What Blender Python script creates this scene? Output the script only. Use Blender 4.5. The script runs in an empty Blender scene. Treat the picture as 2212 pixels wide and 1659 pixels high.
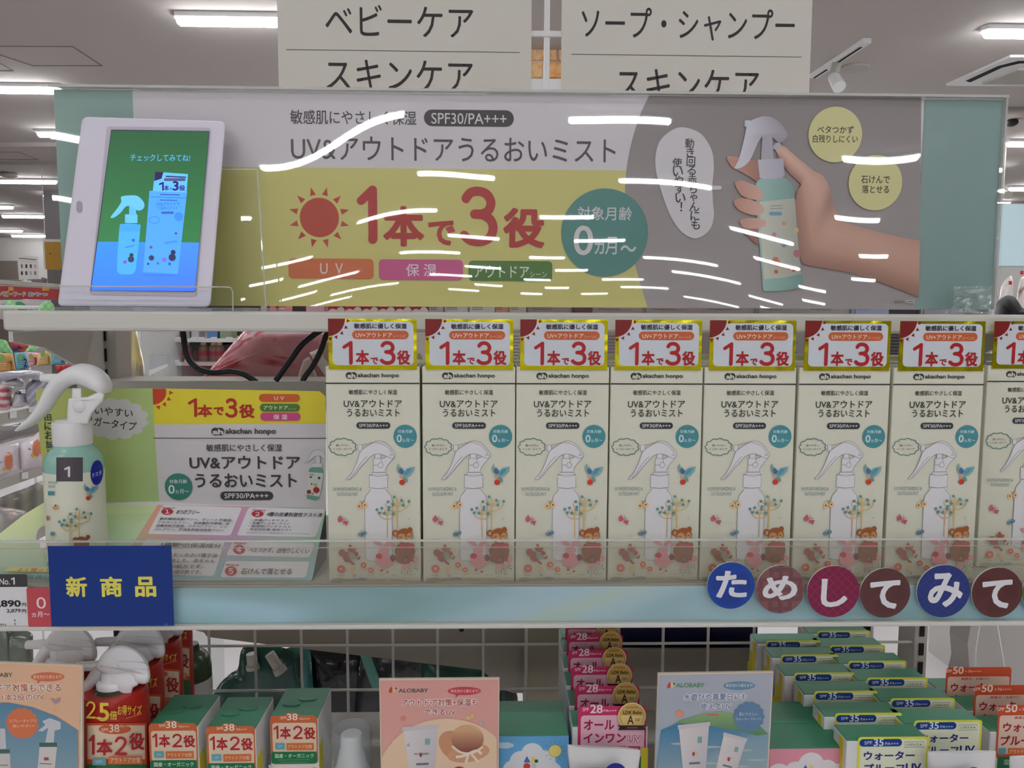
import bpy, bmesh, math, random
from mathutils import Vector, Matrix
from mathutils.geometry import tessellate_polygon
random.seed(7)
SC = bpy.context.scene
COL = bpy.context.collection
# ------------------------------------------------------------------ camera
F, W, H = 1660.0, 2212, 1659
EYE = Vector((0.0, 0.0, 1.5))
YAW, PITCH, ROLL = math.radians(-1.4), math.radians(-5.1), math.radians(0.25)
ROT = Matrix.Rotation(YAW, 3, 'Z') @ Matrix.Rotation(math.pi/2 + PITCH, 3, 'X') @ Matrix.Rotation(ROLL, 3, 'Z')
cam = bpy.data.cameras.new('camera'); cam.sensor_width = 36; cam.lens = F/W*36; cam.clip_start = .02; cam.clip_end = 100
co = bpy.data.objects.new('camera', cam); COL.objects.link(co)
co.matrix_world = Matrix.Translation(EYE) @ ROT.to_4x4()
SC.camera = co
FWD = ROT @ Vector((0, 0, -1))
# ------------------------------------------------------------------ world, exposure
wd = bpy.data.worlds.new('world'); SC.world = wd; wd.use_nodes = True
wd.node_tree.nodes['Background'].inputs[0].default_value = (1, .97, .93, 1)
wd.node_tree.nodes['Background'].inputs[1].default_value = .15
SC.view_settings.view_transform = 'Standard'; SC.view_settings.look = 'None'
SC.view_settings.gamma = 1; SC.view_settings.use_curve_mapping = False
SC.view_settings.exposure = 0.34
LAMP = 26.0            # radiance of the fluorescent diffusers
SC.cycles.use_denoising = True
SC.cycles.max_bounces = 10; SC.cycles.transparent_max_bounces = 24
CEIL = 3.5

# ------------------------------------------------------------------ projections: a pixel of the photograph to a point of the real plane
def ray(x, y): return ROT @ Vector(((x-W/2)/F, -(y-H/2)/F, -1))
def at(x, y, Y):
    d = ray(x, y); return EYE + d*(Y/d.y)
def atz(x, y, z):
    d = ray(x, y); return EYE + d*((z-EYE.z)/d.z)
def atx(x, y, X):
    d = ray(x, y); return EYE + d*(X/d.x)
def pln(p0, n):
    n = n.normalized()
    def f(x, y, o=0.0):
        d = ray(x, y); return EYE + d*(n.dot(p0 + n*o - EYE)/n.dot(d))
    return f
def lin(c):
    return tuple(((v/255/12.92) if v <= 10.31 else ((v/255+.055)/1.055)**2.4) for v in c[:3])
# ------------------------------------------------------------------ materials
MATS = {}
def mat(name, rgb=None, rough=.5, metal=0., spec=.5, vcol=False, bump=None, emit=0., coat=0., noise=None):
    m = bpy.data.materials.new(name); m.use_nodes = True; nt = m.node_tree; b = nt.nodes['Principled BSDF']
    b.inputs['Roughness'].default_value = rough; b.inputs['Metallic'].default_value = metal
    b.inputs['Specular IOR Level'].default_value = spec; b.inputs['Coat Weight'].default_value = coat
    if vcol:
        a = nt.nodes.new('ShaderNodeVertexColor'); a.layer_name = 'Col'
        nt.links.new(a.outputs[0], b.inputs['Base Color'])
        if emit:
            nt.links.new(a.outputs[0], b.inputs['Emission Color']); b.inputs['Emission Strength'].default_value = emit
    else:
        c = lin(rgb); b.inputs['Base Color'].default_value = (*c, 1)
        if emit:
            b.inputs['Emission Color'].default_value = (*c, 1); b.inputs['Emission Strength'].default_value = emit
        if noise:
            n = nt.nodes.new('ShaderNodeTexNoise'); n.inputs['Scale'].default_value = noise[0]
            n.inputs['Detail'].default_value = 4
            tc = nt.nodes.new('ShaderNodeTexCoord'); nt.links.new(tc.outputs['Object'], n.inputs['Vector'])
            r = nt.nodes.new('ShaderNodeValToRGB'); c2 = lin(noise[1])
            r.color_ramp.elements[0].position = .35; r.color_ramp.elements[1].position = .65
            r.color_ramp.elements[0].color = (*c, 1); r.color_ramp.elements[1].color = (*c2, 1)
            nt.links.new(n.outputs['Fac'], r.inputs['Fac']); nt.links.new(r.outputs[0], b.inputs['Base Color'])
    if bump:
        n = nt.nodes.new('ShaderNodeTexNoise'); n.inputs['Scale'].default_value = bump[0]; n.inputs['Detail'].default_value = 2
        tc = nt.nodes.new('ShaderNodeTexCoord'); nt.links.new(tc.outputs['Object'], n.inputs['Vector'])
        u = nt.nodes.new('ShaderNodeBump'); u.inputs['Strength'].default_value = bump[1]; u.inputs['Distance'].default_value = bump[2]
        nt.links.new(n.outputs['Fac'], u.inputs['Height']); nt.links.new(u.outputs[0], b.inputs['Normal'])
    return m
def clear(name, tint=(250, 252, 252), rough=.02, k=1.0, haze=0., hz=(200, 200, 200), bump=None):
    m = bpy.data.materials.new(name); m.use_nodes = True; nt = m.node_tree; nt.nodes.clear()
    out = nt.nodes.new('ShaderNodeOutputMaterial'); tr = nt.nodes.new('ShaderNodeBsdfTransparent'); gl = nt.nodes.new('ShaderNodeBsdfGlossy')
    tr.inputs[0].default_value = (*lin(tint), 1); gl.inputs['Roughness'].default_value = rough
    fr = nt.nodes.new('ShaderNodeLayerWeight'); fr.inputs['Blend'].default_value = .5
    pw = nt.nodes.new('ShaderNodeMath'); pw.operation = 'POWER'; pw.inputs[1].default_value = 5
    nt.links.new(fr.outputs['Facing'], pw.inputs[0])
    mu = nt.nodes.new('ShaderNodeMath'); mu.operation = 'MULTIPLY_ADD'; mu.use_clamp = True; mu.inputs[1].default_value = .9*k; mu.inputs[2].default_value = .042*k
    nt.links.new(pw.outputs[0], mu.inputs[0])
    mx = nt.nodes.new('ShaderNodeMixShader'); nt.links.new(mu.outputs[0], mx.inputs[0]); nt.links.new(gl.outputs[0], mx.inputs[2])
    base = tr
    if haze:
        df = nt.nodes.new('ShaderNodeBsdfDiffuse'); df.inputs[0].default_value = (*lin(hz), 1)
        m2 = nt.nodes.new('ShaderNodeMixShader'); m2.inputs[0].default_value = haze
        nt.links.new(tr.outputs[0], m2.inputs[1]); nt.links.new(df.outputs[0], m2.inputs[2]); base = m2
    nt.links.new(base.outputs[0], mx.inputs[1]); nt.links.new(mx.outputs[0], out.inputs[0])
    if bump:
        n = nt.nodes.new('ShaderNodeTexNoise'); n.inputs['Scale'].default_value = bump[0]; n.inputs['Detail'].default_value = 2
        tc = nt.nodes.new('ShaderNodeTexCoord'); nt.links.new(tc.outputs['Object'], n.inputs['Vector'])
        u = nt.nodes.new('ShaderNodeBump'); u.inputs['Strength'].default_value = bump[1]; u.inputs['Distance'].default_value = bump[2]
        nt.links.new(n.outputs['Fac'], u.inputs['Height'])
        for q in (gl, fr): nt.links.new(u.outputs[0], q.inputs['Normal'])
    return m
M_PAPER = mat('printed_paper', vcol=True, rough=.55, spec=.3)
M_COAT = mat('coated_card', vcol=True, rough=.35, spec=.4)
M_FOILPRINT = mat('metallic_print', vcol=True, rough=.3, metal=.75, bump=(60, .3, .001))
M_PLASTIC = mat('glossy_plastic_film', vcol=True, rough=.18, spec=.5, bump=(45, .8, .004))
M_SCREEN = mat('backlit_screen', vcol=True, rough=.3, emit=.62)
M_WHITE = mat('white_plastic', (225, 225, 224), rough=.35)
M_STEEL = mat('cream_painted_steel', (208, 206, 198), rough=.4)
M_STEELD = mat('grey_cream_steel', (176, 172, 162), rough=.45)
M_CEIL = mat('ceiling_paint', (187, 180, 175), rough=.9, spec=.1)
M_FLOOR = mat('vinyl_floor', (226, 222, 222), rough=.35, noise=(3, (220, 215, 215)))
M_WALL = mat('wall_paint', (222, 219, 214), rough=.8)
M_BLACK = mat('black_rubber', (30, 28, 34), rough=.45)
M_DARK = mat('dark_slot', (14, 12, 12), rough=.8)
M_CLEAR = clear('clear_acrylic')
M_GUARD = clear('guard_acrylic', tint=(236, 236, 232), haze=.16, hz=(190, 182, 165), k=1.0)
M_FILM = clear('banner_acrylic', tint=(250, 250, 250), rough=.014, k=1.3)
M_BAG = clear('crinkled_clear_film', rough=.08, k=1.6, haze=.10, hz=(225, 225, 228), bump=(60, 1, .004))
M_FROST = clear('frosted_clear_plastic', rough=.15, haze=.22, hz=(200, 206, 214), k=1.2)
M_CLIP = clear('clear_clip', rough=.06, haze=.1, hz=(205, 215, 215), k=2.5, bump=(80, 1, .004))
M_LAMP = mat('lit_diffuser', (249, 251, 255), emit=LAMP)
M_GOLD = mat('gold_foil', (205, 196, 28), rough=.2, metal=1., bump=(38, .6, .004))

# ------------------------------------------------------------------ objects
ORG = {}
def link(o, parent=None, org=None):
    COL.objects.link(o)
    if parent is not None: o.parent = parent; ORG[o.name] = ORG[parent.name]
    else: ORG[o.name] = org or Vector((0, 0, 0))
    return o
def tag(o, label, cat, group=None):
    o['label'] = label; o['category'] = cat
    if group: o['group'] = group
    return o
def thing(name, label, cat, loc, group=None):
    o = bpy.data.objects.new(name, None); o.empty_display_size = .02; o.location = loc
    link(o, None, Vector(loc)); return tag(o, label, cat, group)
def newmesh(name, V, Fc, m, parent=None, smooth=False, loc=None, cols=None, bevel=0, auto=None, kind=None):
    org = ORG[parent.name] if parent is not None else Vector(loc or (0, 0, 0))
    me = bpy.data.meshes.new(name); me.from_pydata([Vector(v)-org for v in V], [], Fc)
    if cols is not None:
        a = me.color_attributes.new('Col', 'FLOAT_COLOR', 'POINT')
        flat = []
        for c in cols: flat += [c[0], c[1], c[2], 1.0]
        a.data.foreach_set('color', flat)
    for mm in (m if isinstance(m, (list, tuple)) else [m]): me.materials.append(mm)
    if smooth:
        for p in me.polygons: p.use_smooth = True
        if auto: me.set_sharp_from_angle(angle=math.radians(auto))
    o = bpy.data.objects.new(name, me); link(o, parent, org)
    if parent is None: o.location = org
    if bevel:
        b = o.modifiers.new('bevel', 'BEVEL'); b.width = bevel; b.segments = 2; b.limit_method = 'ANGLE'
    if kind: o['kind'] = kind
    return o
def struct(name, V, Fc, m, **k):
    return newmesh(name, V, Fc, m, kind='structure', **k)
def dup(o, delta, label=None, parent=None, mats=None, s=None):
    c = o.copy(); COL.objects.link(c)
    if parent is not None: c.parent = parent
    else:
        c.location = o.location + Vector(delta)
        if s: c.scale = (s, s, s)
        if label: c['label'] = label
    for ch in o.children: dup(ch, None, None, c)
    ORG[c.name] = ORG.get(o.name, Vector((0, 0, 0))) + Vector(delta or (0, 0, 0))
    return c

class MB:
    def __init__(s): s.V = []; s.F = []; s.C = []; s.mi = []
    def add(s, V, Fc, col=None):
        n = len(s.V); s.V += [Vector(v) for v in V]; s.F += [tuple(i+n for i in f) for f in Fc]
        s.C += [col or (1, 1, 1)]*len(V); return s
    def box(s, a, b, col=None):
        x0, y0, z0 = a; x1, y1, z1 = b
        return s.add([(x0, y0, z0), (x1, y0, z0), (x1, y1, z0), (x0, y1, z0), (x0, y0, z1), (x1, y0, z1), (x1, y1, z1), (x0, y1, z1)],
                     [(0, 3, 2, 1), (4, 5, 6, 7), (0, 1, 5, 4), (1, 2, 6, 5), (2, 3, 7, 6), (3, 0, 4, 7)], col)
    def hexa(s, P, col=None):   # 8 corners: bottom 4 then top 4
        return s.add(P, [(0, 3, 2, 1), (4, 5, 6, 7), (0, 1, 5, 4), (1, 2, 6, 5), (2, 3, 7, 6), (3, 0, 4, 7)], col)
    def lathe(s, c, prof, n=28, col=None):
        V = []; Fc = []
        for r, z in prof:
            for i in range(n):
                a = 2*math.pi*i/n; V.append((c[0]+r*math.cos(a), c[1]+r*math.sin(a), c[2]+z))
        for j in range(len(prof)-1):
            for i in range(n):
                Fc.append((j*n+i, j*n+(i+1) % n, (j+1)*n+(i+1) % n, (j+1)*n+i))
        Fc.append(tuple(range(n-1, -1, -1))); Fc.append(tuple((len(prof)-1)*n+i for i in range(n)))
        return s.add(V, Fc, col)
    def tube(s, pts, r, n=10, col=None, caps=True, flat=None):
        pts = [Vector(p) for p in pts]; V = []; Fc = []; up = Vector((.13, .97, .2)).normalized()
        for k, p in enumerate(pts):
            t = (pts[min(k+1, len(pts)-1)]-pts[max(k-1, 0)]).normalized()
            a = (flat or up).cross(t); a = a.normalized() if a.length > 1e-4 else Vector((1, 0, 0)); b = t.cross(a)
            rr = r[k] if isinstance(r, (list, tuple)) else r
            ra, rb = rr if isinstance(rr, tuple) else (rr, rr)
            for i in range(n):
                q = 2*math.pi*i/n; V.append(p+a*ra*math.cos(q)+b*rb*math.sin(q))
        for k in range(len(pts)-1):
            for i in range(n): Fc.append((k*n+i, k*n+(i+1) % n, (k+1)*n+(i+1) % n, (k+1)*n+i))
        if caps: Fc.append(tuple(range(n-1, -1, -1))); Fc.append(tuple((len(pts)-1)*n+i for i in range(n)))
        return s.add(V, Fc, col)
    def ell(s, c, r, n=14, m=8, col=None):
        prof = [(math.sin(math.pi*j/m), -math.cos(math.pi*j/m)) for j in range(1, m)]
        V = []; Fc = []
        for pr, pz in prof:
            for i in range(n):
                a = 2*math.pi*i/n; V.append((c[0]+r[0]*pr*math.cos(a), c[1]+r[1]*pr*math.sin(a), c[2]+r[2]*pz))
        for j in range(len(prof)-1):
            for i in range(n): Fc.append((j*n+i, j*n+(i+1) % n, (j+1)*n+(i+1) % n, (j+1)*n+i))
        Fc.append(tuple(range(n-1, -1, -1))); Fc.append(tuple((len(prof)-1)*n+i for i in range(n)))
        return s.add(V, Fc, col)
    def prism(s, P, d, col=None):   # polygon of 3-D points swept by d
        n = len(P); P = [Vector(p) for p in P]; V = P+[p+Vector(d) for p in P]
        T = tessellate_polygon([P])
        return s.add(V, [tuple(t) for t in T]+[tuple(n+i for i in reversed(t)) for t in T]+[(i, (i+1) % n, n+(i+1) % n, n+i) for i in range(n)], col)
    def build(s, name, m, parent=None, **k):
        vc = k.pop('vc', False)
        return newmesh(name, s.V, s.F, m, parent, cols=s.C if vc else None, **k)

def cat_rom(P, n=6, closed=True):
    out = []; N = len(P)
    rng = range(N) if closed else range(N-1)
    for i in rng:
        if closed: p0, p1, p2, p3 = P[i-1], P[i], P[(i+1) % N], P[(i+2) % N]
        else: p0, p1, p2, p3 = P[max(i-1, 0)], P[i], P[i+1], P[min(i+2, N-1)]
        for k in range(n):
            t = k/n
            out.append(tuple(.5*((2*b)+(c-a)*t+(2*a-5*b+4*c-d)*t*t+(3*b-a-3*c+d)*t**3) for a, b, c, d in zip(p0, p1, p2, p3)))
    if not closed: out.append(tuple(P[-1]))
    return out
# ------------------------------------------------------------------ lettering as thin flat meshes (Blender's own built-in font)
TC = {}
TCU = bpy.data.curves.new('lettering', 'FONT'); TOB = bpy.data.objects.new('lettering', TCU)
def tmesh(s, b=0., rd=0., res=3):
    k = (s, b, rd, res)
    if k in TC: return TC[k]
    if TOB.name not in COL.objects: COL.objects.link(TOB)
    TCU.body = s; TCU.offset = b-rd; TCU.resolution_u = res
    bpy.context.view_layer.update()
    dg = bpy.context.evaluated_depsgraph_get(); me = bpy.data.meshes.new_from_object(TOB.evaluated_get(dg))
    V = [(v.co.x, v.co.y, 0.) for v in me.vertices]; T = [tuple(p.vertices) for p in me.polygons]
    if rd:
        cnt = {}
        for p in me.polygons:
            for e in p.edge_keys: cnt[e] = cnt.get(e, 0)+1
        bd = [e for e, c in cnt.items() if c == 1]; base = list(V); vs = set()
        for j, (i0, i1) in enumerate(bd):
            p, q = Vector(base[i0]), Vector(base[i1]); d = (q-p)
            if d.length < 1e-5: continue
            d.normalize(); nn = Vector((-d.y, d.x, 0))*rd; o = len(V); z = .1+.3*(j % 13)/13
            V += [(*(p-nn).xy, z), (*(q-nn).xy, z), (*(q+nn).xy, z), (*(p+nn).xy, z)]; T.append((o, o+1, o+2, o+3)); vs |= {i0, i1}
        for j, i in enumerate(vs):
            p = base[i]; o = len(V); z = .42+.3*(j % 11)/11; n = 10
            V += [(p[0]+rd*math.cos(6.2832*a/n), p[1]+rd*math.sin(6.2832*a/n), z) for a in range(n)]; T.append(tuple(range(o, o+n)))
    bpy.data.meshes.remove(me)
    x0 = min(v[0] for v in V); x1 = max(v[0] for v in V); y0 = min(v[1] for v in V); y1 = max(v[1] for v in V)
    V = [((v[0]-x0)/(x1-x0+1e-9), (y1-v[1])/(y1-y0+1e-9), v[2]) for v in V]
    TC[k] = (V, T, (x1-x0)/(y1-y0+1e-9)); return TC[k]

class Cv:
    """flat print on a plane: shapes are given in the photograph's pixels and laid on the plane, each a hair above the last"""
    def __init__(s, Y=None, f=None, n=None, p0=None, g=1.0, eps=1e-5, off=0.):
        s.n = (n or Vector((0, -1, 0))).normalized()
        s.f = f or pln(p0 or Vector((0, Y, 0)), s.n); s.flat = f is None
        u = Vector((0, 0, 1)).cross(s.n); s.u = u.normalized() if u.length > 1e-3 else Vector((1, 0, 0)); s.v = s.n.cross(s.u)
        s.V = []; s.F = []; s.C = []; s.k = 1; s.g = g; s.eps = eps; s.off = off; s.local = s.flat
    def col(s, c):
        return tuple(min(.92, v*s.g) for v in lin(c))
    def mp(s, cx, cy):
        if not s.local: return lambda x, y, o: s.f(x, y, o)
        P = s.f(cx, cy, 0); m = (P-EYE).dot(FWD)/F
        return lambda x, y, o: P+s.u*((x-cx)*m)-s.v*((y-cy)*m)+s.n*o
    def put(s, pts, faces, col, c=None, sub=None):
        fn = s.mp(*c) if c else (lambda x, y, o: s.f(x, y, o))
        o = s.off+s.k*s.eps; s.k += 1; n = len(s.V)
        for i, p in enumerate(pts): s.V.append(fn(p[0], p[1], o+(sub[i]*s.eps if sub else 0)))
        s.F += [tuple(i+n for i in q) for q in faces]
        if col and isinstance(col[0], (tuple, list)): s.C += [s.col(q) for q in col]
        else: s.C += [s.col(col)]*len(pts)
        return s
    def poly(s, pts, col, sm=0, c=None, holes=None):
        if sm: pts = cat_rom(pts, sm)
        loops = [[Vector((p[0], -p[1], 0)) for p in pts]]
        allp = list(pts)
        for h in holes or []: loops.append([Vector((p[0], -p[1], 0)) for p in h]); allp += list(h)
        T = tessellate_polygon(loops)
        if col and isinstance(col[0], (tuple, list)) and len(col) != len(allp): col = col[0]
        return s.put(allp, [tuple(t) for t in T], col, c)
    def colpoly(s, pts, fn, sm=0):
        if sm: pts = cat_rom(pts, sm)
        return s.poly(pts, [fn(*p) for p in pts])
    def rect(s, x0, y0, x1, y1, col, r=0):
        c = ((x0+x1)/2, (y0+y1)/2)
        if not r: pts = [(x0, y0), (x1, y0), (x1, y1), (x0, y1)]
        else:
            r = min(r, (x1-x0)/2, (y1-y0)/2); pts = []
            for qx, qy, a0 in ((x1-r, y0+r, -90), (x1-r, y1-r, 0), (x0+r, y1-r, 90), (x0+r, y0+r, 180)):
                for k in range(6): a = math.radians(a0+18*k); pts.append((qx+r*math.cos(a), qy+r*math.sin(a)))
        return s.put(pts, [tuple(range(len(pts)))], col, c)
    def grid(s, x0, y0, x1, y1, nx, ny, fn):
        pts = []; cs = []; Fc = []
        for j in range(ny+1):
            for i in range(nx+1):
                x = x0+(x1-x0)*i/nx; y = y0+(y1-y0)*j/ny; pts.append((x, y)); cs.append(fn(x, y))
        for j in range(ny):
            for i in range(nx): a = j*(nx+1)+i; Fc.append((a, a+nx+1, a+nx+2, a+1))
        return s.put(pts, Fc, cs, ((x0+x1)/2, (y0+y1)/2))
    def ell(s, cx, cy, rx, col, ry=None, rot=0, n=28):
        ry = ry or rx; cr, sr = math.cos(math.radians(rot)), math.sin(math.radians(rot)); pts = []
        for i in range(n):
            a = 2*math.pi*i/n; x, y = rx*math.cos(a), ry*math.sin(a); pts.append((cx+x*cr-y*sr, cy+x*sr+y*cr))
        if not s.local and rx > 4:
            P = [(cx+(x-cx)*k/5, cy+(y-cy)*k/5) for k in range(1, 6) for x, y in pts]+[(cx, cy)]
            return s.put(P, [(j*n+i, j*n+(i+1) % n, (j+1)*n+(i+1) % n, (j+1)*n+i) for j in range(4) for i in range(n)]+[(5*n, i, (i+1) % n) for i in range(n)], col)
        return s.put(pts, [tuple(range(n))], col, (cx, cy))
    def line(s, pts, w, col, sm=0, closed=False):
        if sm: pts = cat_rom(pts, sm, closed)
        if not s.local and not closed and not isinstance(w, list):
            Q = []
            for a, b in zip(pts, pts[1:]): m = max(1, int(math.hypot(b[0]-a[0], b[1]-a[1])/4)); Q += [lerp(a, b, i/m) for i in range(m)]
            pts = Q+[pts[-1]]
        N = len(pts); L = []; R = []
        for i in range(N):
            a = pts[i-1] if (i or closed) else pts[0]; b = pts[(i+1) % N] if (i < N-1 or closed) else pts[-1]
            dx, dy = b[0]-a[0], b[1]-a[1]; l = math.hypot(dx, dy) or 1; h = (w[i*len(w)//N] if isinstance(w, list) else w)/2
            L.append((pts[i][0]-dy/l*h, pts[i][1]+dx/l*h)); R.append((pts[i][0]+dy/l*h, pts[i][1]-dx/l*h))
        Fc = [(i, (i+1) % N, N+(i+1) % N, N+i) for i in range(N if closed else N-1)]
        xs = [p[0] for p in pts]; ys = [p[1] for p in pts]
        return s.put(L+R, Fc, col, ((min(xs)+max(xs))/2, (min(ys)+max(ys))/2))
    def T(s, t, x0, y0, x1, y1, col, b=0., rd=0., res=3, q=None):
        if t == '0': res = 8
        if b > 0 and not rd: rd = b
        V, Fc, _ = tmesh(t, b, rd, res)
        if q:
            (ax, ay), (bx, by), (cx, cy), (dx, dy) = q; pts = []
            for u, v, z in V: pts.append(((ax*(1-u)+bx*u)*(1-v)+(dx*(1-u)+cx*u)*v, (ay*(1-u)+by*u)*(1-v)+(dy*(1-u)+cy*u)*v))
            c = None
        else:
            pts = [(x0+(x1-x0)*u, y0+(y1-y0)*v) for u, v, z in V]; c = ((x0+x1)/2, (y0+y1)/2)
        s.put(pts, Fc, col, c, [v[2]*12 for v in V])
        if rd: s.k += 1
        return s
    def VT(s, t, x0, y0, x1, y1, sz, col, b=0.):   # vertical lettering from first to last character centre
        n = len(t)
        for i, ch in enumerate(t):
            x = x0+(x1-x0)*i/max(1, n-1); y = y0+(y1-y0)*i/max(1, n-1); a = tmesh(ch, b, b)[2]; h = sz/2*(.8 if ch in 'ゃっ' else 1); w = h*min(a, 1.2)
            if a < .3: w = h*a
            s.T(ch, x-w, y-h, x+w, y+h, col, b)
        s.k += 1; return s
    def sun(s, cx, cy, r, r1, r2, col, n=12, a0=15, w=9):
        s.ell(cx, cy, r, col, n=40)
        for k in range(n):
            a = math.radians(a0+360*k/n); h = math.radians(w)
            s.poly([(cx+r1*math.cos(a-h), cy+r1*math.sin(a-h)), (cx+r2*math.cos(a), cy+r2*math.sin(a)), (cx+r1*math.cos(a+h), cy+r1*math.sin(a+h))], col, c=(cx, cy))
        s.k += 1; return s
    def cloud(s, cx, cy, rx, ry, n, col, ring=0, amp=.12):
        pts = []
        for i in range(n*5):
            a = 2*math.pi*i/(n*5); k = 1+amp*(abs(math.sin(a*n/2))-.6); pts.append((cx+rx*k*math.cos(a), cy+ry*k*math.sin(a)))
        if ring: return s.line(pts, ring, col, closed=True)
        return s.poly(pts, col, c=(cx, cy))
    def burst(s, cx, cy, r, n, col, d=.1):
        pts = [(cx+r*(1-d*(i % 2))*math.cos(math.pi*i/n), cy+r*(1-d*(i % 2))*math.sin(math.pi*i/n)) for i in range(2*n)]
        return s.poly(pts, col, c=(cx, cy))
    def build(s, name, m, parent=None, **k):
        return newmesh(name, s.V, s.F, m, parent, cols=s.C, **k)

def _one(cv, x0, y0, x1, y1, w, col):
    h = y1-y0; P = [(x0+w*.5, y0+h*.26), (x1-w*.56, y0+w*.5), (x1-w*.5, y1-w*.5)]
    cv.line(P[:2], w*.92, col); cv.line([(x1-w*.5, y0+w*.45), P[2]], w, col)
    for p in (P[0], P[2]): cv.ell(p[0], p[1], w*.5 if p is P[2] else w*.46, col, n=16)
    cv.ell(x1-w*.52, y0+w*.5, w*.5, col, n=16)
def _three(cv, x0, y0, x1, y1, w, col):
    X = lambda u: x0+w*.5+(x1-x0-w)*u; Y = lambda v: y0+w*.5+(y1-y0-w)*v
    A = [(.06, .14), (.22, .03), (.48, 0), (.76, .05), (.92, .2), (.86, .36), (.66, .44), (.36, .455)]
    B = [(.36, .455), (.68, .48), (.92, .58), (1, .74), (.9, .91), (.66, .99), (.38, 1), (.16, .96), (0, .88)]
    for S in (A, B): cv.line([(X(u), Y(v)) for u, v in S], w, col, sm=5)
    for u, v in (A[0], A[-1], B[-1]): cv.ell(X(u), Y(v), w*.5, col, n=16)
def _two(cv, x0, y0, x1, y1, w, col):
    X = lambda u: x0+w*.5+(x1-x0-w)*u; Y = lambda v: y0+w*.5+(y1-y0-w)*v
    A = [(.04, .22), (.2, .06), (.5, 0), (.82, .08), (.94, .28), (.8, .5), (.5, .72), (.2, .9), (.06, .98)]
    cv.line([(X(u), Y(v)) for u, v in A], w, col, sm=5); cv.line([(X(.03), Y(1)), (X(1), Y(1))], w, col)
    for u, v in (A[0], (.03, 1), (1, 1)): cv.ell(X(u), Y(v), w*.5, col, n=16)
def loft(cv, top, bot, ny, fn, k=4):
    """colour-graded skin between two outlines"""
    top = cat_rom(top, k, False); bot = cat_rom(bot, k, False); n = min(len(top), len(bot)); top, bot = top[:n], bot[:n]; pts = []; cs = []; Fc = []
    for j in range(ny+1):
        for i in range(n):
            p = lerp(top[i], bot[i], j/ny); pts.append(p); cs.append(fn(i/(n-1), j/ny))
    for j in range(ny):
        for i in range(n-1): q = j*n+i; Fc.append((q, q+n, q+n+1, q+1))
    cv.put(pts, Fc, cs)
def pillow(name, f, pts, th, colfn, m, parent=None, rings=5, sm=4, g=1.1, back=.5, **k):
    """soft bag: outline in photo pixels on mapper f, puffed out to both sides by th metres"""
    if sm: pts = cat_rom(pts, sm)
    cx = sum(p[0] for p in pts)/len(pts); cy = sum(p[1] for p in pts)/len(pts); N = len(pts)
    V = []; C = []; Fc = []
    def colr(x, y): return tuple(min(.92, v*g) for v in lin(colfn(x, y)))
    for sd in (1, -1):
        for j in range(rings):
            q = 1-j/rings; h = math.sqrt(max(0, 1-q*q))*th*(1 if sd > 0 else -back)
            for x, y in pts:
                X, Y = cx+(x-cx)*q, cy+(y-cy)*q; V.append(f(X, Y, h)); C.append(colr(X, Y))
        V.append(f(cx, cy, th*(1 if sd > 0 else -back))); C.append(colr(cx, cy))
    B = rings*N+1
    for sd in (0, 1):
        o = sd*B
        for j in range(rings-1):
            for i in range(N):
                q = (o+j*N+i, o+(j+1)*N+i, o+(j+1)*N+(i+1) % N, o+j*N+(i+1) % N); Fc.append(q if sd == 0 else q[::-1])
        for i in range(N):
            q = (o+(rings-1)*N+i, o+rings*N, o+(rings-1)*N+(i+1) % N); Fc.append(q if sd == 0 else q[::-1])
    for i in range(N): Fc.append((i, (i+1) % N, B+(i+1) % N, B+i))
    return newmesh(name, V, Fc, m, parent, smooth=True, cols=C, **k)
def facing(Y): return pln(Vector((0, Y, 0)), Vector((0, -1, 0)))
def lerp(a, b, t): return tuple(p+(q-p)*t for p, q in zip(a, b))
ORD = ['first', 'second', 'third', 'fourth', 'fifth', 'sixth', 'seventh', 'eighth', 'ninth', 'tenth']
# ================================================================== the room
def quad(name, P, m, **k): return struct(name, P, [(0, 1, 2, 3)], m, **k)
X0, X1, Y0, Y1 = -14., 14., -27., 21.
quad('floor', [(X0, Y0, 0), (X1, Y0, 0), (X1, Y1, 0), (X0, Y1, 0)], M_FLOOR)
quad('ceiling', [(X0, Y0, CEIL), (X0, Y1, CEIL), (X1, Y1, CEIL), (X1, Y0, CEIL)], M_CEIL)
quad('wall_back', [(X0, Y1, 0), (X1, Y1, 0), (X1, Y1, CEIL), (X0, Y1, CEIL)], M_WALL)
quad('wall_front', [(X0, Y0, 0), (X0, Y0, CEIL), (X1, Y0, CEIL), (X1, Y0, 0)], M_WALL)
quad('wall_left', [(X0, Y0, 0), (X0, Y1, 0), (X0, Y1, CEIL), (X0, Y0, CEIL)], M_WALL)
quad('wall_right', [(X1, Y0, 0), (X1, Y0, CEIL), (X1, Y1, CEIL), (X1, Y1, 0)], M_WALL)
def ceil_px(pts, dz, th, name, m, kind=None, parent=None):
    mb = MB(); mb.prism([atz(x, y, CEIL-dz) for x, y in pts], (0, 0, -th)); return mb.build(name, m, parent, kind=kind)
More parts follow.
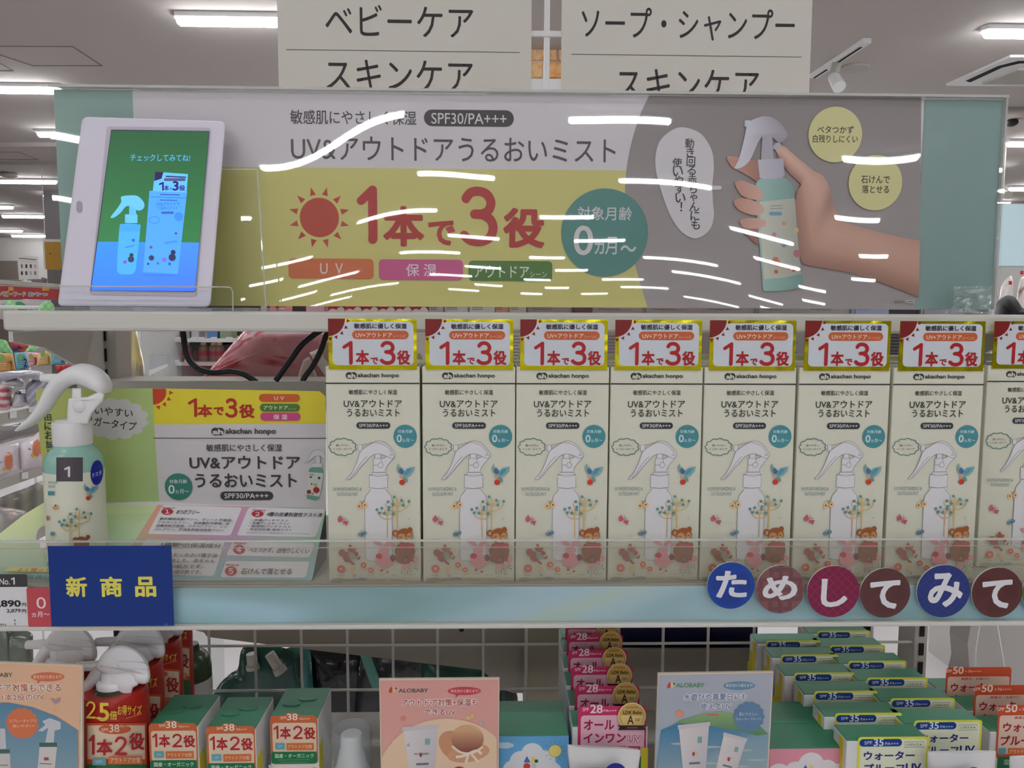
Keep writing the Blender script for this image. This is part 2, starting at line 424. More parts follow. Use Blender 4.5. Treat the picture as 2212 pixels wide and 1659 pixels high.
# access hatch: thin grooved frame on the ceiling
M_GROOVE = mat('hatch_groove', (120, 110, 104), rough=.9)
def hatch(name, P):
    mb = MB(); Q = [atz(x, y, CEIL-.004) for x, y in P]; c = sum(Q, Vector())/len(Q)
    for i in range(4):
        a, b = Q[i], Q[(i+1) % 4]; k = .97
        mb.prism([a, b, c+(b-c)*k, c+(a-c)*k], (0, 0, .004))
    mb.build(name, M_GROOVE, kind='structure')
hatch('trim_1', [(-60, 100), (158, 101), (222, 143), (70, 143)])
hatch('trim_2', [(-120, 133), (-5, 134), (30, 154), (-100, 155)])
hatch('trim_3', [(-40, 329), (42, 329), (84, 345), (-30, 345)])
ceil_px([(-300, 307), (124, 307), (124, 311), (-300, 311)], 0, .05, 'trim_4', M_CEIL, 'structure')
ceil_px([(-300, 349), (124, 349), (124, 354), (-300, 354)], 0, .04, 'trim_5', M_CEIL, 'structure')
ceil_px([(2160, 232), (2500, 226), (2500, 232), (2160, 236)], 0, .05, 'trim_6', M_CEIL, 'structure')
# ------------------------------------------------------------------ linear ceiling lights
LP = None
def lamp(x, y, ln, label, s=1.):
    global LP
    if LP is None:
        r = thing('ceiling_light', label, 'light', (x, y, CEIL), 'linear ceiling lights')
        b = MB(); b.prism([(x-.42, y-.05, CEIL), (x+.42, y-.05, CEIL), (x+.44, y, CEIL), (x+.42, y+.05, CEIL), (x-.42, y+.05, CEIL), (x-.44, y, CEIL)], (0, 0, -.03)); b.build('housing', M_WHITE, r)
        d = MB(); d.tube([(x-.42, y, CEIL-.045), (x-.4, y, CEIL-.045), (x+.4, y, CEIL-.045), (x+.42, y, CEIL-.045)], [(.018, .018), (.034, .034), (.034, .034), (.018, .018)], n=12)
        d.build('diffuser', M_LAMP, r, smooth=True); LP = r
        return r
    c = dup(LP, (x-LP.location.x, y-LP.location.y, 0), label); return c
LL = [(383, 45, 0, 'lit linear ceiling light half hidden behind the left hanging sign'),
      (130, 195, 1, 'lit linear ceiling light touching the top left corner of the wide banner'),
      (82, 290, 0, 'short visible end of a lit ceiling light, second below the banner corner at left'),
      (122, 393, 1, 'long lit ceiling light at left, level with the tablet screen top'),
      (95, 424, 0, 'lit ceiling light tip peeping out left of the tablet, beside the grey column'),
      (28, 448, 1, 'lit ceiling light cut by the left edge, above the small pair'),
      (96, 468, 1, 'whole short lit ceiling light in front of the grey column'),
      (48, 499, 1, 'lit ceiling light cut by the left edge below the column lamp'),
      (98, 510, 1, 'lit ceiling light with a small bracket above it, above the ochre banner'),
      (82, 530, 1, 'lit ceiling light lowest but one above the cream far wall'),
      (55, 537, 0, 'lowest lit ceiling light, beside the ochre banner top'),
      (2125, 72, 0, 'lit linear ceiling light at the upper right, above the air conditioner'),
      (2175, 311, 0, 'lit linear ceiling light right of the banner, nearest of that strip'),
      (2166, 367, 1, 'tiny lit ceiling light tip right of the banner, in the middle of that strip'),
      (2180, 408, 0, 'lit ceiling light right of the banner beside the small spotlight'),
      (2181, 440, 1, 'lowest lit ceiling light right of the banner above the pale blue panel')]
for x, y, rt, lb in LL:
    p = atz(x, y, CEIL-.045); lamp(p.x+(-.42 if rt else .42), p.y, 0, lb)
for j in range(13):
    for i in range(6):
        lamp(-5.6+2.3*i+(.55 if j % 2 else -.25), 3.6-2.25*j, 0, 'lit linear ceiling light of the rows over the aisle behind the viewer')
for j in range(8):  # extra lamp rows, unseen behind banner and signs, added to brighten the store
    for i in (range(5) if j > 0 else (1, 2)):
        lamp(-2.4+1.7*i+(.4 if j % 2 else -.1), 6.2+1.9*j, 0, 'lit linear ceiling light of the rows hidden by the banner and the signs')
# ------------------------------------------------------------------ spotlight track, speaker, sensor, air conditioner
a, b = atz(1757, 160, CEIL), atz(1874, 82, CEIL)
t = thing('spotlight_track', 'white ceiling track with one small spotlight right of the hanging signs', 'spotlight', a)
d = (b-a).normalized(); w = Vector((-d.y, d.x, 0))*.03
MB().prism([a-w, b-w, b+w, a+w], (0, 0, -.035)).build('track', M_WHITE, t)
for k0, k1 in ((.02, .28), (.5, .9)):
    p, q = a+(b-a)*k0, a+(b-a)*k1; o = Vector((0, 0, -.036)); MB().prism([p-w*.3+o, q-w*.3+o, q+w*.3+o, p+w*.3+o], (0, 0, -.003)).build('track_slot', M_DARK, t)
Ys = (a+(b-a)*.4).y-.05
mb = MB(); p0 = at(1808, 135, Ys); p1 = at(1801, 166, Ys); p2 = at(1813, 188, Ys-.1)
mb.tube([a+(b-a)*.4+Vector((0, 0, -.03)), p0], .02); mb.tube([p0, p1], [.036, .04], n=16); g = mb.build('spot_body', M_STEELD, t, smooth=True, auto=40)
MB().tube([p1, p2], [.043, .05], n=16).build('spot_head', M_WHITE, t, smooth=True, auto=40)
c = atz(1845, 145, CEIL); MB().lathe((c.x, c.y, CEIL-.02), [(.11, 0), (.12, .01), (.12, .02)]).build('ceiling_speaker', mat('speaker_cloth', (176, 172, 166), rough=.9), None)
tag(bpy.data.objects['ceiling_speaker'], 'round flat ceiling speaker beside the spotlight track', 'speaker')
t = thing('air_conditioner', 'ceiling cassette air conditioner at the right edge', 'air conditioner', atz(2180, 150, CEIL))
ceil_px([(2044, 180), (2182, 118), (2420, 118), (2420, 184)], .002, .02, 'face_plate', M_WHITE, parent=t)
ceil_px([(2086, 174), (2156, 142), (2200, 131), (2420, 131), (2420, 135), (2203, 136), (2165, 145), (2096, 177)], .02, .004, 'air_slot', M_DARK, parent=t)
ceil_px([(2122, 177), (2200, 146), (2420, 146), (2420, 178)], .02, .02, 'grille', M_STEELD, parent=t)
mb = MB(); mb.ell(atz(20, 378, CEIL-.03), (.12, .12, .05)); tag(mb.build('smoke_detector', M_STEELD, smooth=True), 'small domed smoke detector on the ceiling at the left edge', 'detector')
mb = MB(); mb.ell(atz(2186, 265, CEIL-.03), (.06, .06, .04)); tag(mb.build('smoke_detector', M_BLACK, smooth=True), 'tiny dark ceiling sensor right of the banner', 'detector')
mb = MB(); p = at(2170, 418, 9.); pt = at(2166, 404, 9.); mb.tube([Vector((pt.x, 9., CEIL)), pt, p], .015); mb.tube([p, at(2179, 421, 8.9)], .045, n=14); tag(mb.build('spotlight', M_STEELD, smooth=True, auto=40), 'small grey spotlight right of the banner edge', 'spotlight')
# grey column, beige opening, ochre banner at the far left
mb = MB(); p, q = at(95, 446, 13), at(150, 446, 13); mb.box((p.x, 13, 0), (q.x, 13.5, CEIL)); mb.build('column_1', mat('grey_column', (118, 113, 112), rough=.8), kind='structure')
p, q = at(-260, 562, 20.9), at(38, 562, 20.9); MB().box((p.x, 20.85, 0), (q.x, 21, p.z)).build('trim_7', mat('taupe_panel', (136, 124, 116), rough=.8), kind='structure')
cv = Cv(Y=11.); cv.rect(94, 517, 150, 582, (226, 222, 214)); cv.k += 20; cv.rect(98, 523, 150, 582, (196, 152, 66)); cv.line([(106, 548), (111, 548)], 1.5, (60, 45, 30))
t = thing('hanging_banner', 'ochre hanging banner with white top edge left of the tablet', 'banner', at(120, 582, 11.)); cv.build('cloth', M_PAPER, t)
for x in (97, 147): p = at(x, 517, 11.); MB().tube([p, (p.x, 11., CEIL)], .006, n=6).build('hanger', M_WHITE, t)
# paper notice on a stand with a rail behind the red header
t = thing('notice_stand', 'white paper notice with eight little pictures on a wire clip above the red header', 'notice', at(60, 610, 3.0))
cv = Cv(Y=3.0); cv.poly([(37, 550), (83, 555), (84, 602), (41, 605)], (205, 202, 198))
for r in (0, 1):
    for k in range(4): cv.rect(45+9.6*k, 571+15*r, 49.5+9.6*k, 579+15*r, [(120, 110, 110), (95, 40, 50), (80, 70, 70), (170, 160, 158)][(k+r) % 4])
cv.line([(41, 558), (78, 561)], 2.2, (110, 105, 105)); cv.line([(44, 563.5), (76, 566)], .8, (150, 145, 145)); cv.build('paper', M_PAPER, t)
mb = MB(); mb.tube([at(55, 604, 3.01), Vector((at(55, 632, 3.01).x, 3.01, 0))], .004); P = [at(47, 606, 2.99), at(61, 606, 2.99), at(63, 621, 2.99), at(46, 621, 2.99)]; mb.prism(P, (0, .02, 0)); mb.build('clip', M_WHITE, t)
mb = MB(); mb.tube([at(-40, 611, 3.2), at(88, 609, 3.2), at(95, 608, 3.2), at(97, 601, 3.2)], .012); tag(mb.build('curved_rail', mat('grey_rail', (120, 112, 108), metal=.6), smooth=True), 'dark grey curved top rail behind the paper notice', 'rail')
# ================================================================== hanging aisle signs
YS = 1.42
M_SIGN = mat('sign_board', (211, 208, 197), rough=.6)
def aisle_sign(x0, x1, label, rows):
    a, b = at(x0, 100, YS), at(x1, 100, YS); zt = at(800, -260, YS).z; zb = at(800, 330, YS).z
    t = thing('aisle_sign', label, 'sign', ((a.x+b.x)/2, YS, zb), 'aisle signs above the banner')
    MB().box((a.x, YS, zb), (b.x, YS+.008, zt)).build('board', M_SIGN, t, bevel=.001)
    cv = Cv(Y=YS-.0003, g=.9)
    for s, q in rows:
        if s == '-': cv.rect(*q, (95, 90, 88))
        else: cv.T(s, *q, (58, 52, 54), b=.004, rd=.032)
    cv.build('lettering', M_PAPER, t)
SGC = at(1181, 100, YS)
aisle_sign(600, 1148, 'cream aisle sign whose top line is baby care, left of the pole', [('ベビーケア', (704, 13, 1022, 78)), ('-', (620, 109.5, 1123, 111)), ('スキンケア', (706, 131, 1021, 195)), ('-', (620, 225, 1123, 226.5))])
aisle_sign(1213, 1752, 'cream aisle sign whose top line is soap and shampoo, right of the pole', [('ソープ・シャンプー', (1256, 19, 1719, 86)), ('-', (1234, 119.5, 1734, 121)), ('スキンケア', (1333, 151, 1640, 217)), ('-', (1234, 236, 1734, 237.5))])
mb = MB(); p, q = at(1175, 100, YS+.02), at(1187, 100, YS+.02); mb.box((p.x, YS+.012, .0), (q.x, YS+.022, at(0, -300, YS).z)); mb.box((p.x-.05, YS+.008, SGC.z+.02), (q.x+.05, YS+.013, SGC.z+.03))
mb.box((p.x-.05, YS+.008, at(1181, 300, YS).z), (q.x+.05, YS+.013, at(1181, 290, YS).z))
tag(mb.build('sign_pole', M_WHITE, bevel=.001), 'slim white pole between the two aisle signs', 'pole')
# brick wall with illuminated lettering seen in the gap between the signs
YB = 6.0; bt = thing('brick_wall', 'orange brick feature wall with white letters, in the gap between the signs', 'wall', at(1180, 180, YB))
a, b = at(1080, -60, YB), at(1290, 176, YB); z0, z1, x0, x1 = b.z, a.z, a.x, b.x
MB().box((x0, YB+.02, z0), (x1, YB+.1, z1)).build('mortar', mat('white_mortar', (236, 226, 214), rough=.9), bt)
mb0 = MB(); bw, bh = .22, .128; BM = [mat('brick_face_%d' % i, c, rough=.85, noise=(22, c2)) for i, (c, c2) in enumerate([((226, 160, 92), (244, 196, 140)), ((214, 140, 76), (240, 186, 126)), ((232, 178, 116), (250, 214, 166))])]
z = z1; r = 0
base = None
while z > z0+.02:
    x = x0-(.11 if r % 2 else 0)
    while x < x1-.05:
        xa, xb = max(x, x0)+.006, min(x+bw, x1)-.006
        if xb-xa > .03:
            mb = MB(); j = random.uniform(-.006, .006); mb.box((xa, YB+j, max(z-bh, z0)+.008), (xb, YB+.03, z-.006)); mb.build('brick', BM[random.randrange(3)], bt, bevel=.008)
        x += bw
    z -= bh; r += 1
cv = Cv(Y=YB-.03, g=1.4); cv.T('h', 1132, -2, 1170, 96, (235, 238, 250), b=.03); cv.T('a', 1189, 45, 1222, 98, (235, 238, 250), b=.03); cv.build('letters', mat('lit_letters', vcol=True, emit=1.2), bt)
MB().box((x0, YB-.05, z0-.12), (x1, YB+.1, z0)).build('ledge', M_WHITE, bt)
MB().box((x0-.1, YB+.1, 0), (x1+.1, YB+.2, CEIL)).build('wall_brick', M_WALL, kind='structure')
MB().box((x0, YB-.02, 0), (x1, YB+.1, z0-.12)).build('base', M_WALL, bt)
# ================================================================== upper shelf, posts, crossbeam, wire grid
YL = .515; YP = .655      # shelf lip, post plane
a, b = at(3, 675, YL), at(2330, 684, YL); zt, zb = at(700, 673, YL).z, at(700, 717, YL).z
SH = thing('upper_shelf', 'cream steel shelf carrying the wide banner and the tablet', 'shelf', (0, YL, zb))
MB().box((a.x, YL, zb), (b.x, YL+.006, zt)).build('front_lip', M_STEEL, SH, bevel=.0022)
MB().box((a.x, YL+.004, zt-.004), (b.x, YP-.01, zt)).build('deck', M_STEEL, SH, bevel=.001)
MB().box((a.x, YL+.006, zb+.001), (a.x+.003, YP-.01, zt-.002)).build('end_cap', M_STEEL, SH)
zs = zt
def bracket(px, name, lab, hz=(zb, .062), flip=1):
    x = at(px, 760, YP).x
    P = [(x, YP+.005, zb-.001), (x, YL+.02, zb-.001), (x, YL+.02, zb-.008), (x, YL+.055, zb-.013), (x, YP-.03, zb-.034), (x, YP-.012, zb-.042), (x, YP+.005, zb-.045)]
    m = MB(); m.prism(P, (-.003, 0, 0)); return tag(m.build(name, M_STEEL), lab, 'bracket')
bracket(222, 'shelf_bracket', 'cream steel bracket under the left end of the upper shelf')
bracket(2010, 'shelf_bracket', 'cream steel bracket under the upper shelf near its right end')
# posts with slots
def post(px, lab, ztop, so):
    c = at(px, 760, YP); x = c.x
    t = thing('slotted_post', lab, 'post', (x, YP, 0), 'slotted upright posts')
    MB().box((x-.006, YP+.004, 0), (x+.006, YP+.032, ztop)).build('upright', M_STEELD, t, bevel=.001)
    m = MB(); z = ztop-.012
    while z > .9: m.box((x+so-.002, YP+.0025, z-.011), (x+so+.002, YP+.0035, z)); z -= .0175
    m.build('slot', M_DARK, t)
    return t
post(230, 'slotted upright post left of the tester display', zs-.002, -.0035)
post(2029, 'slotted upright post right of the wire grid', zs-.002, 0)
# crossbeam
za, zc = at(400, 823, YP-.02).z, at(400, 846, YP-.02).z; xa, xb = at(165, 830, YP-.02).x, at(2060, 830, YP-.02).x
MB().box((xa, YP-.02, zc-.012), (xb, YP+.03, za)).build('crossbeam', M_STEELD, None, bevel=.001)
tag(bpy.data.objects['crossbeam'], 'cream crossbeam behind the tester display with a flat top', 'beam')
# wire grid under the middle shelf
YG = .665
t = thing('wire_grid', 'cream wire grid backing the lower shelf', 'grid', (0, YG, 1.1))
xs = [452, 551.5, 651, 750.5, 849, 945.5, 1044, 1137, 1234, 1336, 1432, 1529, 1628, 1725, 1822, 1882]
zl = at(1100, 1720, YG).z; zh = at(1100, 1335, YG).z
for x in xs:
    P = at(x, 1400, YG); MB().tube([(P.x, YG, zl), (P.x, YG, zh)], .0013, n=6).build('wire', M_STEEL, t, smooth=True)
p0, p1 = at(405, 1390, YG), at(1990, 1390, YG)
for y in (1391, 1487, 1584, 1680):
    z = at(800, y, YG).z; MB().tube([(p0.x, YG-.0025, z), (p1.x, YG-.0025, z)], .0013, n=6).build('wire', M_STEEL, t, smooth=True)
# ================================================================== middle shelf with ticket rail and clear guard
YR = .46; ZT = at(1106, 1266, YR).z; ZB = at(1106, 1343, YR).z
ra, rb = at(-120, 1300, YR).x, at(2420, 1300, YR).x
MS = thing('middle_shelf', 'cream middle shelf with a pale blue ticket rail along its front', 'shelf', (0, YR, ZB))
ZD = ZT-.006
MB().box((ra, YR+.006, ZD-.012), (rb, YP, ZD)).build('deck', M_STEEL, MS, bevel=.001)
MB().box((ra, YR-.004, ZB-.003), (rb, YR+.008, ZB)).build('rail_foot', M_STEEL, MS, bevel=.001)
MB().box((ra, YR+.002, ZB), (rb, YR+.006, ZT)).build('rail_back', M_STEELD, MS)
cv = Cv(Y=YR, g=.9)
cs = [(160, 192, 200), (168, 203, 212), (146, 182, 184), (158, 198, 205), (172, 210, 222), (150, 184, 186), (140, 176, 176), (152, 188, 190), (172, 202, 210), (178, 206, 216), (186, 208, 196), (176, 204, 210)]
def cloudy(x, y):
    u = (x+120)/2540*18+1.1*math.sin(y*.03+x*.004); i = int(u) % len(cs); return lerp(cs[i], cs[(i+1) % len(cs)], (u % 1)**2*(3-2*(u % 1)))
cv.grid(-120, 1266, 2420, 1343.5, 120, 6, cloudy); cv.build('ticket_strip', M_COAT, MS)
# guard: clear upright plate with bright top edge
YGU = .4635
ga, gb = at(-120, 1172, YGU), at(2420, 1172, YGU); gz = at(1106, 1169, YGU).z
G = thing('shelf_guard', 'clear acrylic guard standing along the front of the middle shelf', 'guard', (0, YGU, ZD))
newmesh('plate', [(ga.x, YGU, ZD), (gb.x, YGU, ZD), (gb.x, YGU, gz), (ga.x, YGU, gz)], [(0, 1, 2, 3)], M_GUARD, G)
M_EDGE = clear('acrylic_edge', haze=.55, hz=(225, 226, 220), k=2)
MB().box((ga.x, YGU-.0006, gz), (gb.x, YGU+.0006, gz+.0012)).build('top_edge', M_EDGE, G)
MB().box((ga.x, YGU+.0012, gz-.0045), (gb.x, YGU+.0018, gz-.0040)).build('inner_edge', M_EDGE, G)
# cards hung on the rail
def card(name, x0, y0, x1, y1, Y, col, label, cat_, fn, r=0, group=None, g=1.05):
    c = at((x0+x1)/2, y1, Y); t = thing(name, label, cat_, c, group)
    cv = Cv(Y=Y+.0004, g=g); cv.rect(x0, y0, x1, y1, (215, 213, 208), r); cv.build('backing', M_PAPER, t)
    cv = Cv(Y=Y, g=g); cv.rect(x0, y0, x1, y1, col, r); fn(cv); cv.build('print', M_COAT, t); return t
def f(cv):
    for ch, x0, x1 in (('新', 143, 188), ('商', 217, 264), ('品', 292, 337)): cv.T(ch, x0, 1245, x1, 1290, (226, 216, 92), b=.032)
    cv.T('08', 356, 1347, 362, 1351, (110, 130, 190))
card('new_product_card', 109, 1177, 372, 1355, .4545, (0, 48, 128), 'dark blue card with yellow new product characters hung on the rail', 'card', f)
def f(cv):
    cv.rect(-110, 1240, 58, 1268.5, (62, 60, 62), 3); cv.T('No.', -1, 1249, 21, 1263, (225, 225, 225), b=.01); _one(cv, 23.5, 1247, 32, 1263, 3, (225, 225, 225))
    _one(cv, -14, 1296, -6, 1311, 3.2, (35, 33, 36)); cv.T(',890', -3, 1296, 45, 1313, (35, 33, 36), b=.03); cv.T('円', 48, 1302, 56.5, 1310, (60, 58, 60), b=.02); cv.T('2,079', 15, 1315, 45, 1324, (50, 48, 50), b=.02); cv.T('円', 48, 1316, 57, 1324, (60, 58, 60), b=.02)
    cv.T('6', 31, 1337, 34, 1341.5, (60, 60, 60), b=.02); cv.T('3', 31, 1345, 34, 1350, (60, 60, 60), b=.02); cv.T('9912', -2, 1347, 14, 1351, (60, 60, 60), b=.02)
card('price_card', -110, 1240, 59.5, 1354, .4575, (218, 217, 219), 'white price card with dark number header at the left edge', 'card', f)
def f(cv):
    cv.T('0', 79, 1290, 99, 1315, (235, 215, 215), b=.0); cv.T('ヵ月〜', 69, 1321, 107, 1333, (235, 220, 220), b=.02)
card('age_card', 59.5, 1269, 114, 1355, .4565, (192, 76, 84), 'small red age card between price card and blue card', 'card', f, r=3)
# round letter badges
BD = [('た', 1579, 1265, 51.5, (14, 66, 158), (30, 50, 130), 'blue'), ('め', 1686, 1273, 53.5, (128, 84, 88), (112, 70, 74), 'pinkish brown plaid'), ('し', 1800, 1278, 57, (122, 22, 72), (150, 50, 60), 'crimson'), ('て', 1912, 1281, 55, (92, 52, 52), (84, 46, 46), 'dark brown'), ('み', 2038, 1277, 58, (36, 52, 122), (50, 66, 130), 'navy lattice'), ('て', 2154, 1280, 55.5, (90, 46, 44), (80, 40, 40), 'reddish brown'), ('ね', 2262, 1280, 55, (62, 110, 56), (50, 92, 50), 'green')]
for i, (ch, x, y, r, c1, c2, nm) in enumerate(BD):
    Yb = .4555; c = at(x, y, Yb); rr = r/F*Yb
    t = thing('letter_badge', '%s round badge, %s in the kana row on the rail' % (nm, ORD[i]), 'badge', c, 'round letter badges on the ticket rail')
    m = MB(); n = 40; m.prism([(c.x+rr*1.03*math.cos(6.2832*k/n), Yb+.0003, c.z+rr*1.03*math.sin(6.2832*k/n)) for k in range(n)], (0, .0012, 0)); m.build('disc', M_WHITE, t)
    cv = Cv(Y=Yb, g=1.05); cv.ell(x, y, r, c1, n=48)
    if i in (2, 4):
        for k in range(-3, 4):
            for sg in (1, -1):
                o = k*19; h = math.sqrt(max(0, r*r*.98-(o*o)/2)); 
                if h > 5: cx, cy = x+o/2, y-sg*o/2; cv.line([(cx-h*.7, cy-sg*h*.7), (cx+h*.7, cy+sg*h*.7)], 1.6, c2)
    elif i == 1:
        for k in range(-2, 3):
            o = k*21; h = math.sqrt(max(1, r*r*.98-(abs(o)+5)**2)); cv.line([(x+o, y-h), (x+o, y+h)], 9, c2); cv.line([(x-h, y+o), (x+h, y+o)], 9, c2)
    else:
        for k in range(6):
            a = k*1.9; cv.ell(x+r*.55*math.cos(a), y+r*.55*math.sin(a), r*.3, lerp(c1, c2, .6), n=12)
        cv.k += 1
    cv.k += 2
    wdt = {'た': (1532+14, 1245-3-10, 1614, 1292), 'め': (1647, 1243, 1723, 1297), 'し': (1773, 1249, 1831, 1312), 'み': (2004, 1236, 2080, 1312)}.get(ch)
    if ch == 'て': wdt = (x-34, y-29, x+32, y+35)
    if not wdt: wdt = (x-36, y-34, x+36, y+34)
    cv.T(ch, *wdt, (222, 222, 226), b=.035, rd=.035); cv.build('face', M_COAT, t)
# ================================================================== wide banner in an acrylic holder
YBN = .565
def hon3(cv, p1, ph, pd, p3, py, col, rd=.05):
    w = (p1[3]-p1[1])*.155
    _one(cv, *p1, w, col); cv.T('本', *ph, col, b=.036, rd=.036); cv.T('で', *pd, col, b=.036, rd=.036); _three(cv, *p3, w, col); cv.T('役', *py, col, b=.036, rd=.036)
ZS = zs
c = at(1138, 440, YBN)
BN = thing('banner_sign', 'wide glossy sunscreen banner in a clear holder on the upper shelf', 'sign', (c.x, YBN, ZS))
tl, tr_, br, bl = at(130, 196, YBN), at(2158, 214, YBN), at(2150, 667, YBN), at(124, 660, YBN)
zt_, zb_, xa_, xb_ = (tl.z+tr_.z)/2, (bl.z+br.z)/2, (tl.x+bl.x)/2, (tr_.x+br.x)/2
MB().box((xa_, YBN+.0006, zb_), (xb_, YBN+.0022, zt_)).build('sheet', M_WHITE, BN)
cv = Cv(Y=YBN, g=1.0)
cx_, cy_ = (124+2158)/2, 436
TEAL = (150, 180, 170); TEAL2 = (142, 170, 165)
def bandp(x0, x1, y0, y1): # world-straight rectangle between banner fractions
    return (x0, y0, x1, y1)
def wrect(x0, x1, za, zb2, col):
    V = [Vector((x, YBN, z)) for x, z in ((x0, za), (x1, za), (x1, zb2), (x0, zb2))]
    n = len(cv.V); o = Vector((0, -1, 0))*cv.eps*cv.k; cv.k += 1
    cv.V += [v+o for v in V]; cv.F.append((n, n+1, n+2, n+3)); cs = col if isinstance(col[0], tuple) else [col]*4; cv.C += [cv.col(k) for k in cs]
X = lambda px: at(px, 430, YBN).x
Z = lambda py, px=1100: at(px, py, YBN).z
wrect(xa_, X(295), zt_, zb_, TEAL)
wrect(X(295), X(1500), zt_, zb_, [(222, 218, 222), (222, 218, 222), (220, 217, 220), (220, 217, 220)])
wrect(X(295), X(1500), Z(364, 900), zb_, (216, 210, 130))
cv.k += 2
bigc = [(1402, 207), (1384, 245), (1366, 300), (1354, 360), (1350, 420), (1354, 490), (1366, 550), (1383, 612), (1399, 664)]
cv.colpoly(cat_rom(bigc, 5, False)+[(1987, 669), (1990, 212)], lambda x, y: lerp((150, 142, 142), (174, 166, 166), (y-210)/455))
wrect(X(1988), xb_, zt_, zb_, TEAL2)
cv.k += 2
G1 = (86, 80, 84)
cv.T('敏感肌にやさしく保湿', 628, 239, 899, 269, G1, b=.012)
cv.rect(916, 238, 1110, 273, (72, 68, 70), 17); cv.T('SPF30/PA+++', 932, 245, 1094, 268, (226, 224, 226), b=.004)
cv.T('UV&アウトドアうるおいミスト', 631, 297, 1331, 348, G1, b=.006, rd=.03)
RED = (186, 62, 60)
cv.sun(690, 470, 42, 49, 66, (192, 78, 62), w=7.5)
hon3(cv, (770, 401, 815, 527), (828, 446, 916, 532), (925, 477, 983, 530), (993, 404, 1075, 531), (1087, 450, 1176, 535), RED)
cv.rect(624, 559, 807, 602, (216, 118, 74), 9); cv.T('U  V', 692, 569, 741, 592, (236, 222, 214), b=.006)
cv.rect(819, 561, 1000, 605, (212, 96, 150), 9); cv.T('保 湿', 877, 570, 943, 597, (238, 222, 232), b=.012)
cv.rect(1012, 564, 1193, 607, (88, 132, 64), 9); cv.T('アウトドア', 1024, 574, 1143, 600, (232, 236, 226), b=.01); cv.T('シーン', 1145, 587, 1181, 599, (222, 228, 214))
cv.k += 1
cv.ell(1306, 503, 94, (88, 146, 140), n=64)
cv.T('対象月齢', 1247, 447, 1365, 476, (214, 218, 218), b=.01); cv.T('0', 1239, 488, 1281, 551, (222, 222, 222), b=.01); cv.T('ヵ', 1284, 519, 1305, 549, (222, 222, 222), b=.01); cv.T('月', 1307, 512, 1332, 550, (222, 222, 222), b=.01); cv.T('〜', 1340, 530, 1374, 544, (222, 222, 222), b=.015)
bal = [(1477, 275), (1514, 289), (1537, 324), (1542, 361), (1539, 398), (1540, 435), (1542, 469), (1531, 499), (1502, 515), (1470, 499), (1446, 462), (1430, 418), (1418, 375), (1416, 337), (1426, 304), (1450, 282)]
cv.poly(bal, (222, 219, 222), sm=5); cv.line([(1536, 406), (1554, 406)], 9, (222, 219, 222)); cv.ell(1554, 406, 4.5, (222, 219, 222))
cv.VT('動き回る赤ちゃんにも', 1489, 310, 1502, 486, 20, (70, 64, 66), b=.012); cv.VT('使いやすい！', 1462, 352, 1471, 447, 20, (70, 64, 66), b=.012)
for x, y, l1, l2 in ((1803, 291.5, ('ベタつかず', 1764, 273, 1843, 289), ('白残りしにくい', 1754, 292.5, 1852, 309)), (1889.5, 395.5, ('石けんで', 1858, 380.5, 1921, 397), ('落とせる', 1860, 401, 1919, 418))):
    cv.ell(x, y, 58.5, (224, 220, 158), n=56)
    for t_ in (l1, l2): cv.T(*t_, (72, 66, 58), b=.014)
cv.T('260620A', 1929, 649, 1952, 655, (110, 104, 104)); cv.rect(1956, 648, 1974, 655, (205, 200, 200)); cv.line([(1958, 651.5), (1972, 651.5)], 2.2, (130, 124, 124))
# printed photograph: hand squeezing the bottle
SKL, SKM, SKD = (236, 196, 178), (214, 168, 148), (160, 120, 106)
def skf(i, j):
    c = lerp(SKM, SKL, math.exp(-((j-.3)/.25)**2)*(1-.5*i)); c = lerp(c, SKD, max(0, min(1, (j-.62)/.38))*.75+.2*i)
    return lerp(c, SKD, .7*math.exp(-((i-.62)/.06)**2)*max(0, 1-j*1.6))
loft(cv, [(1676, 324), (1683, 314), (1696, 317), (1712, 331), (1727, 344), (1742, 356), (1757, 368), (1774, 377), (1784, 389), (1792, 405), (1797, 432), (1806, 456), (1819, 477), (1860, 491), (1916, 506), (1950, 513), (1987, 520)],
     [(1678, 330), (1683, 342), (1693, 357), (1706, 375), (1722, 390), (1730, 400), (1722, 412), (1718, 440), (1721, 480), (1724, 520), (1728, 552), (1736, 570), (1767, 577), (1835, 589), (1880, 602), (1930, 621), (1985, 642)], 8, skf)
for pts in ([(1603, 493), (1620, 515), (1637, 527), (1650, 500), (1640, 470)], [(1571, 344), (1574, 337), (1586, 338), (1612, 344), (1640, 350), (1644, 380), (1642, 396), (1618, 381), (1597, 369), (1583, 362)]):
    cv.colpoly(cat_rom(pts, 4), lambda x, y: lerp((212, 158, 140), (160, 116, 104), max(0, min(1, (x-1575)/70+(y-420)/200))))
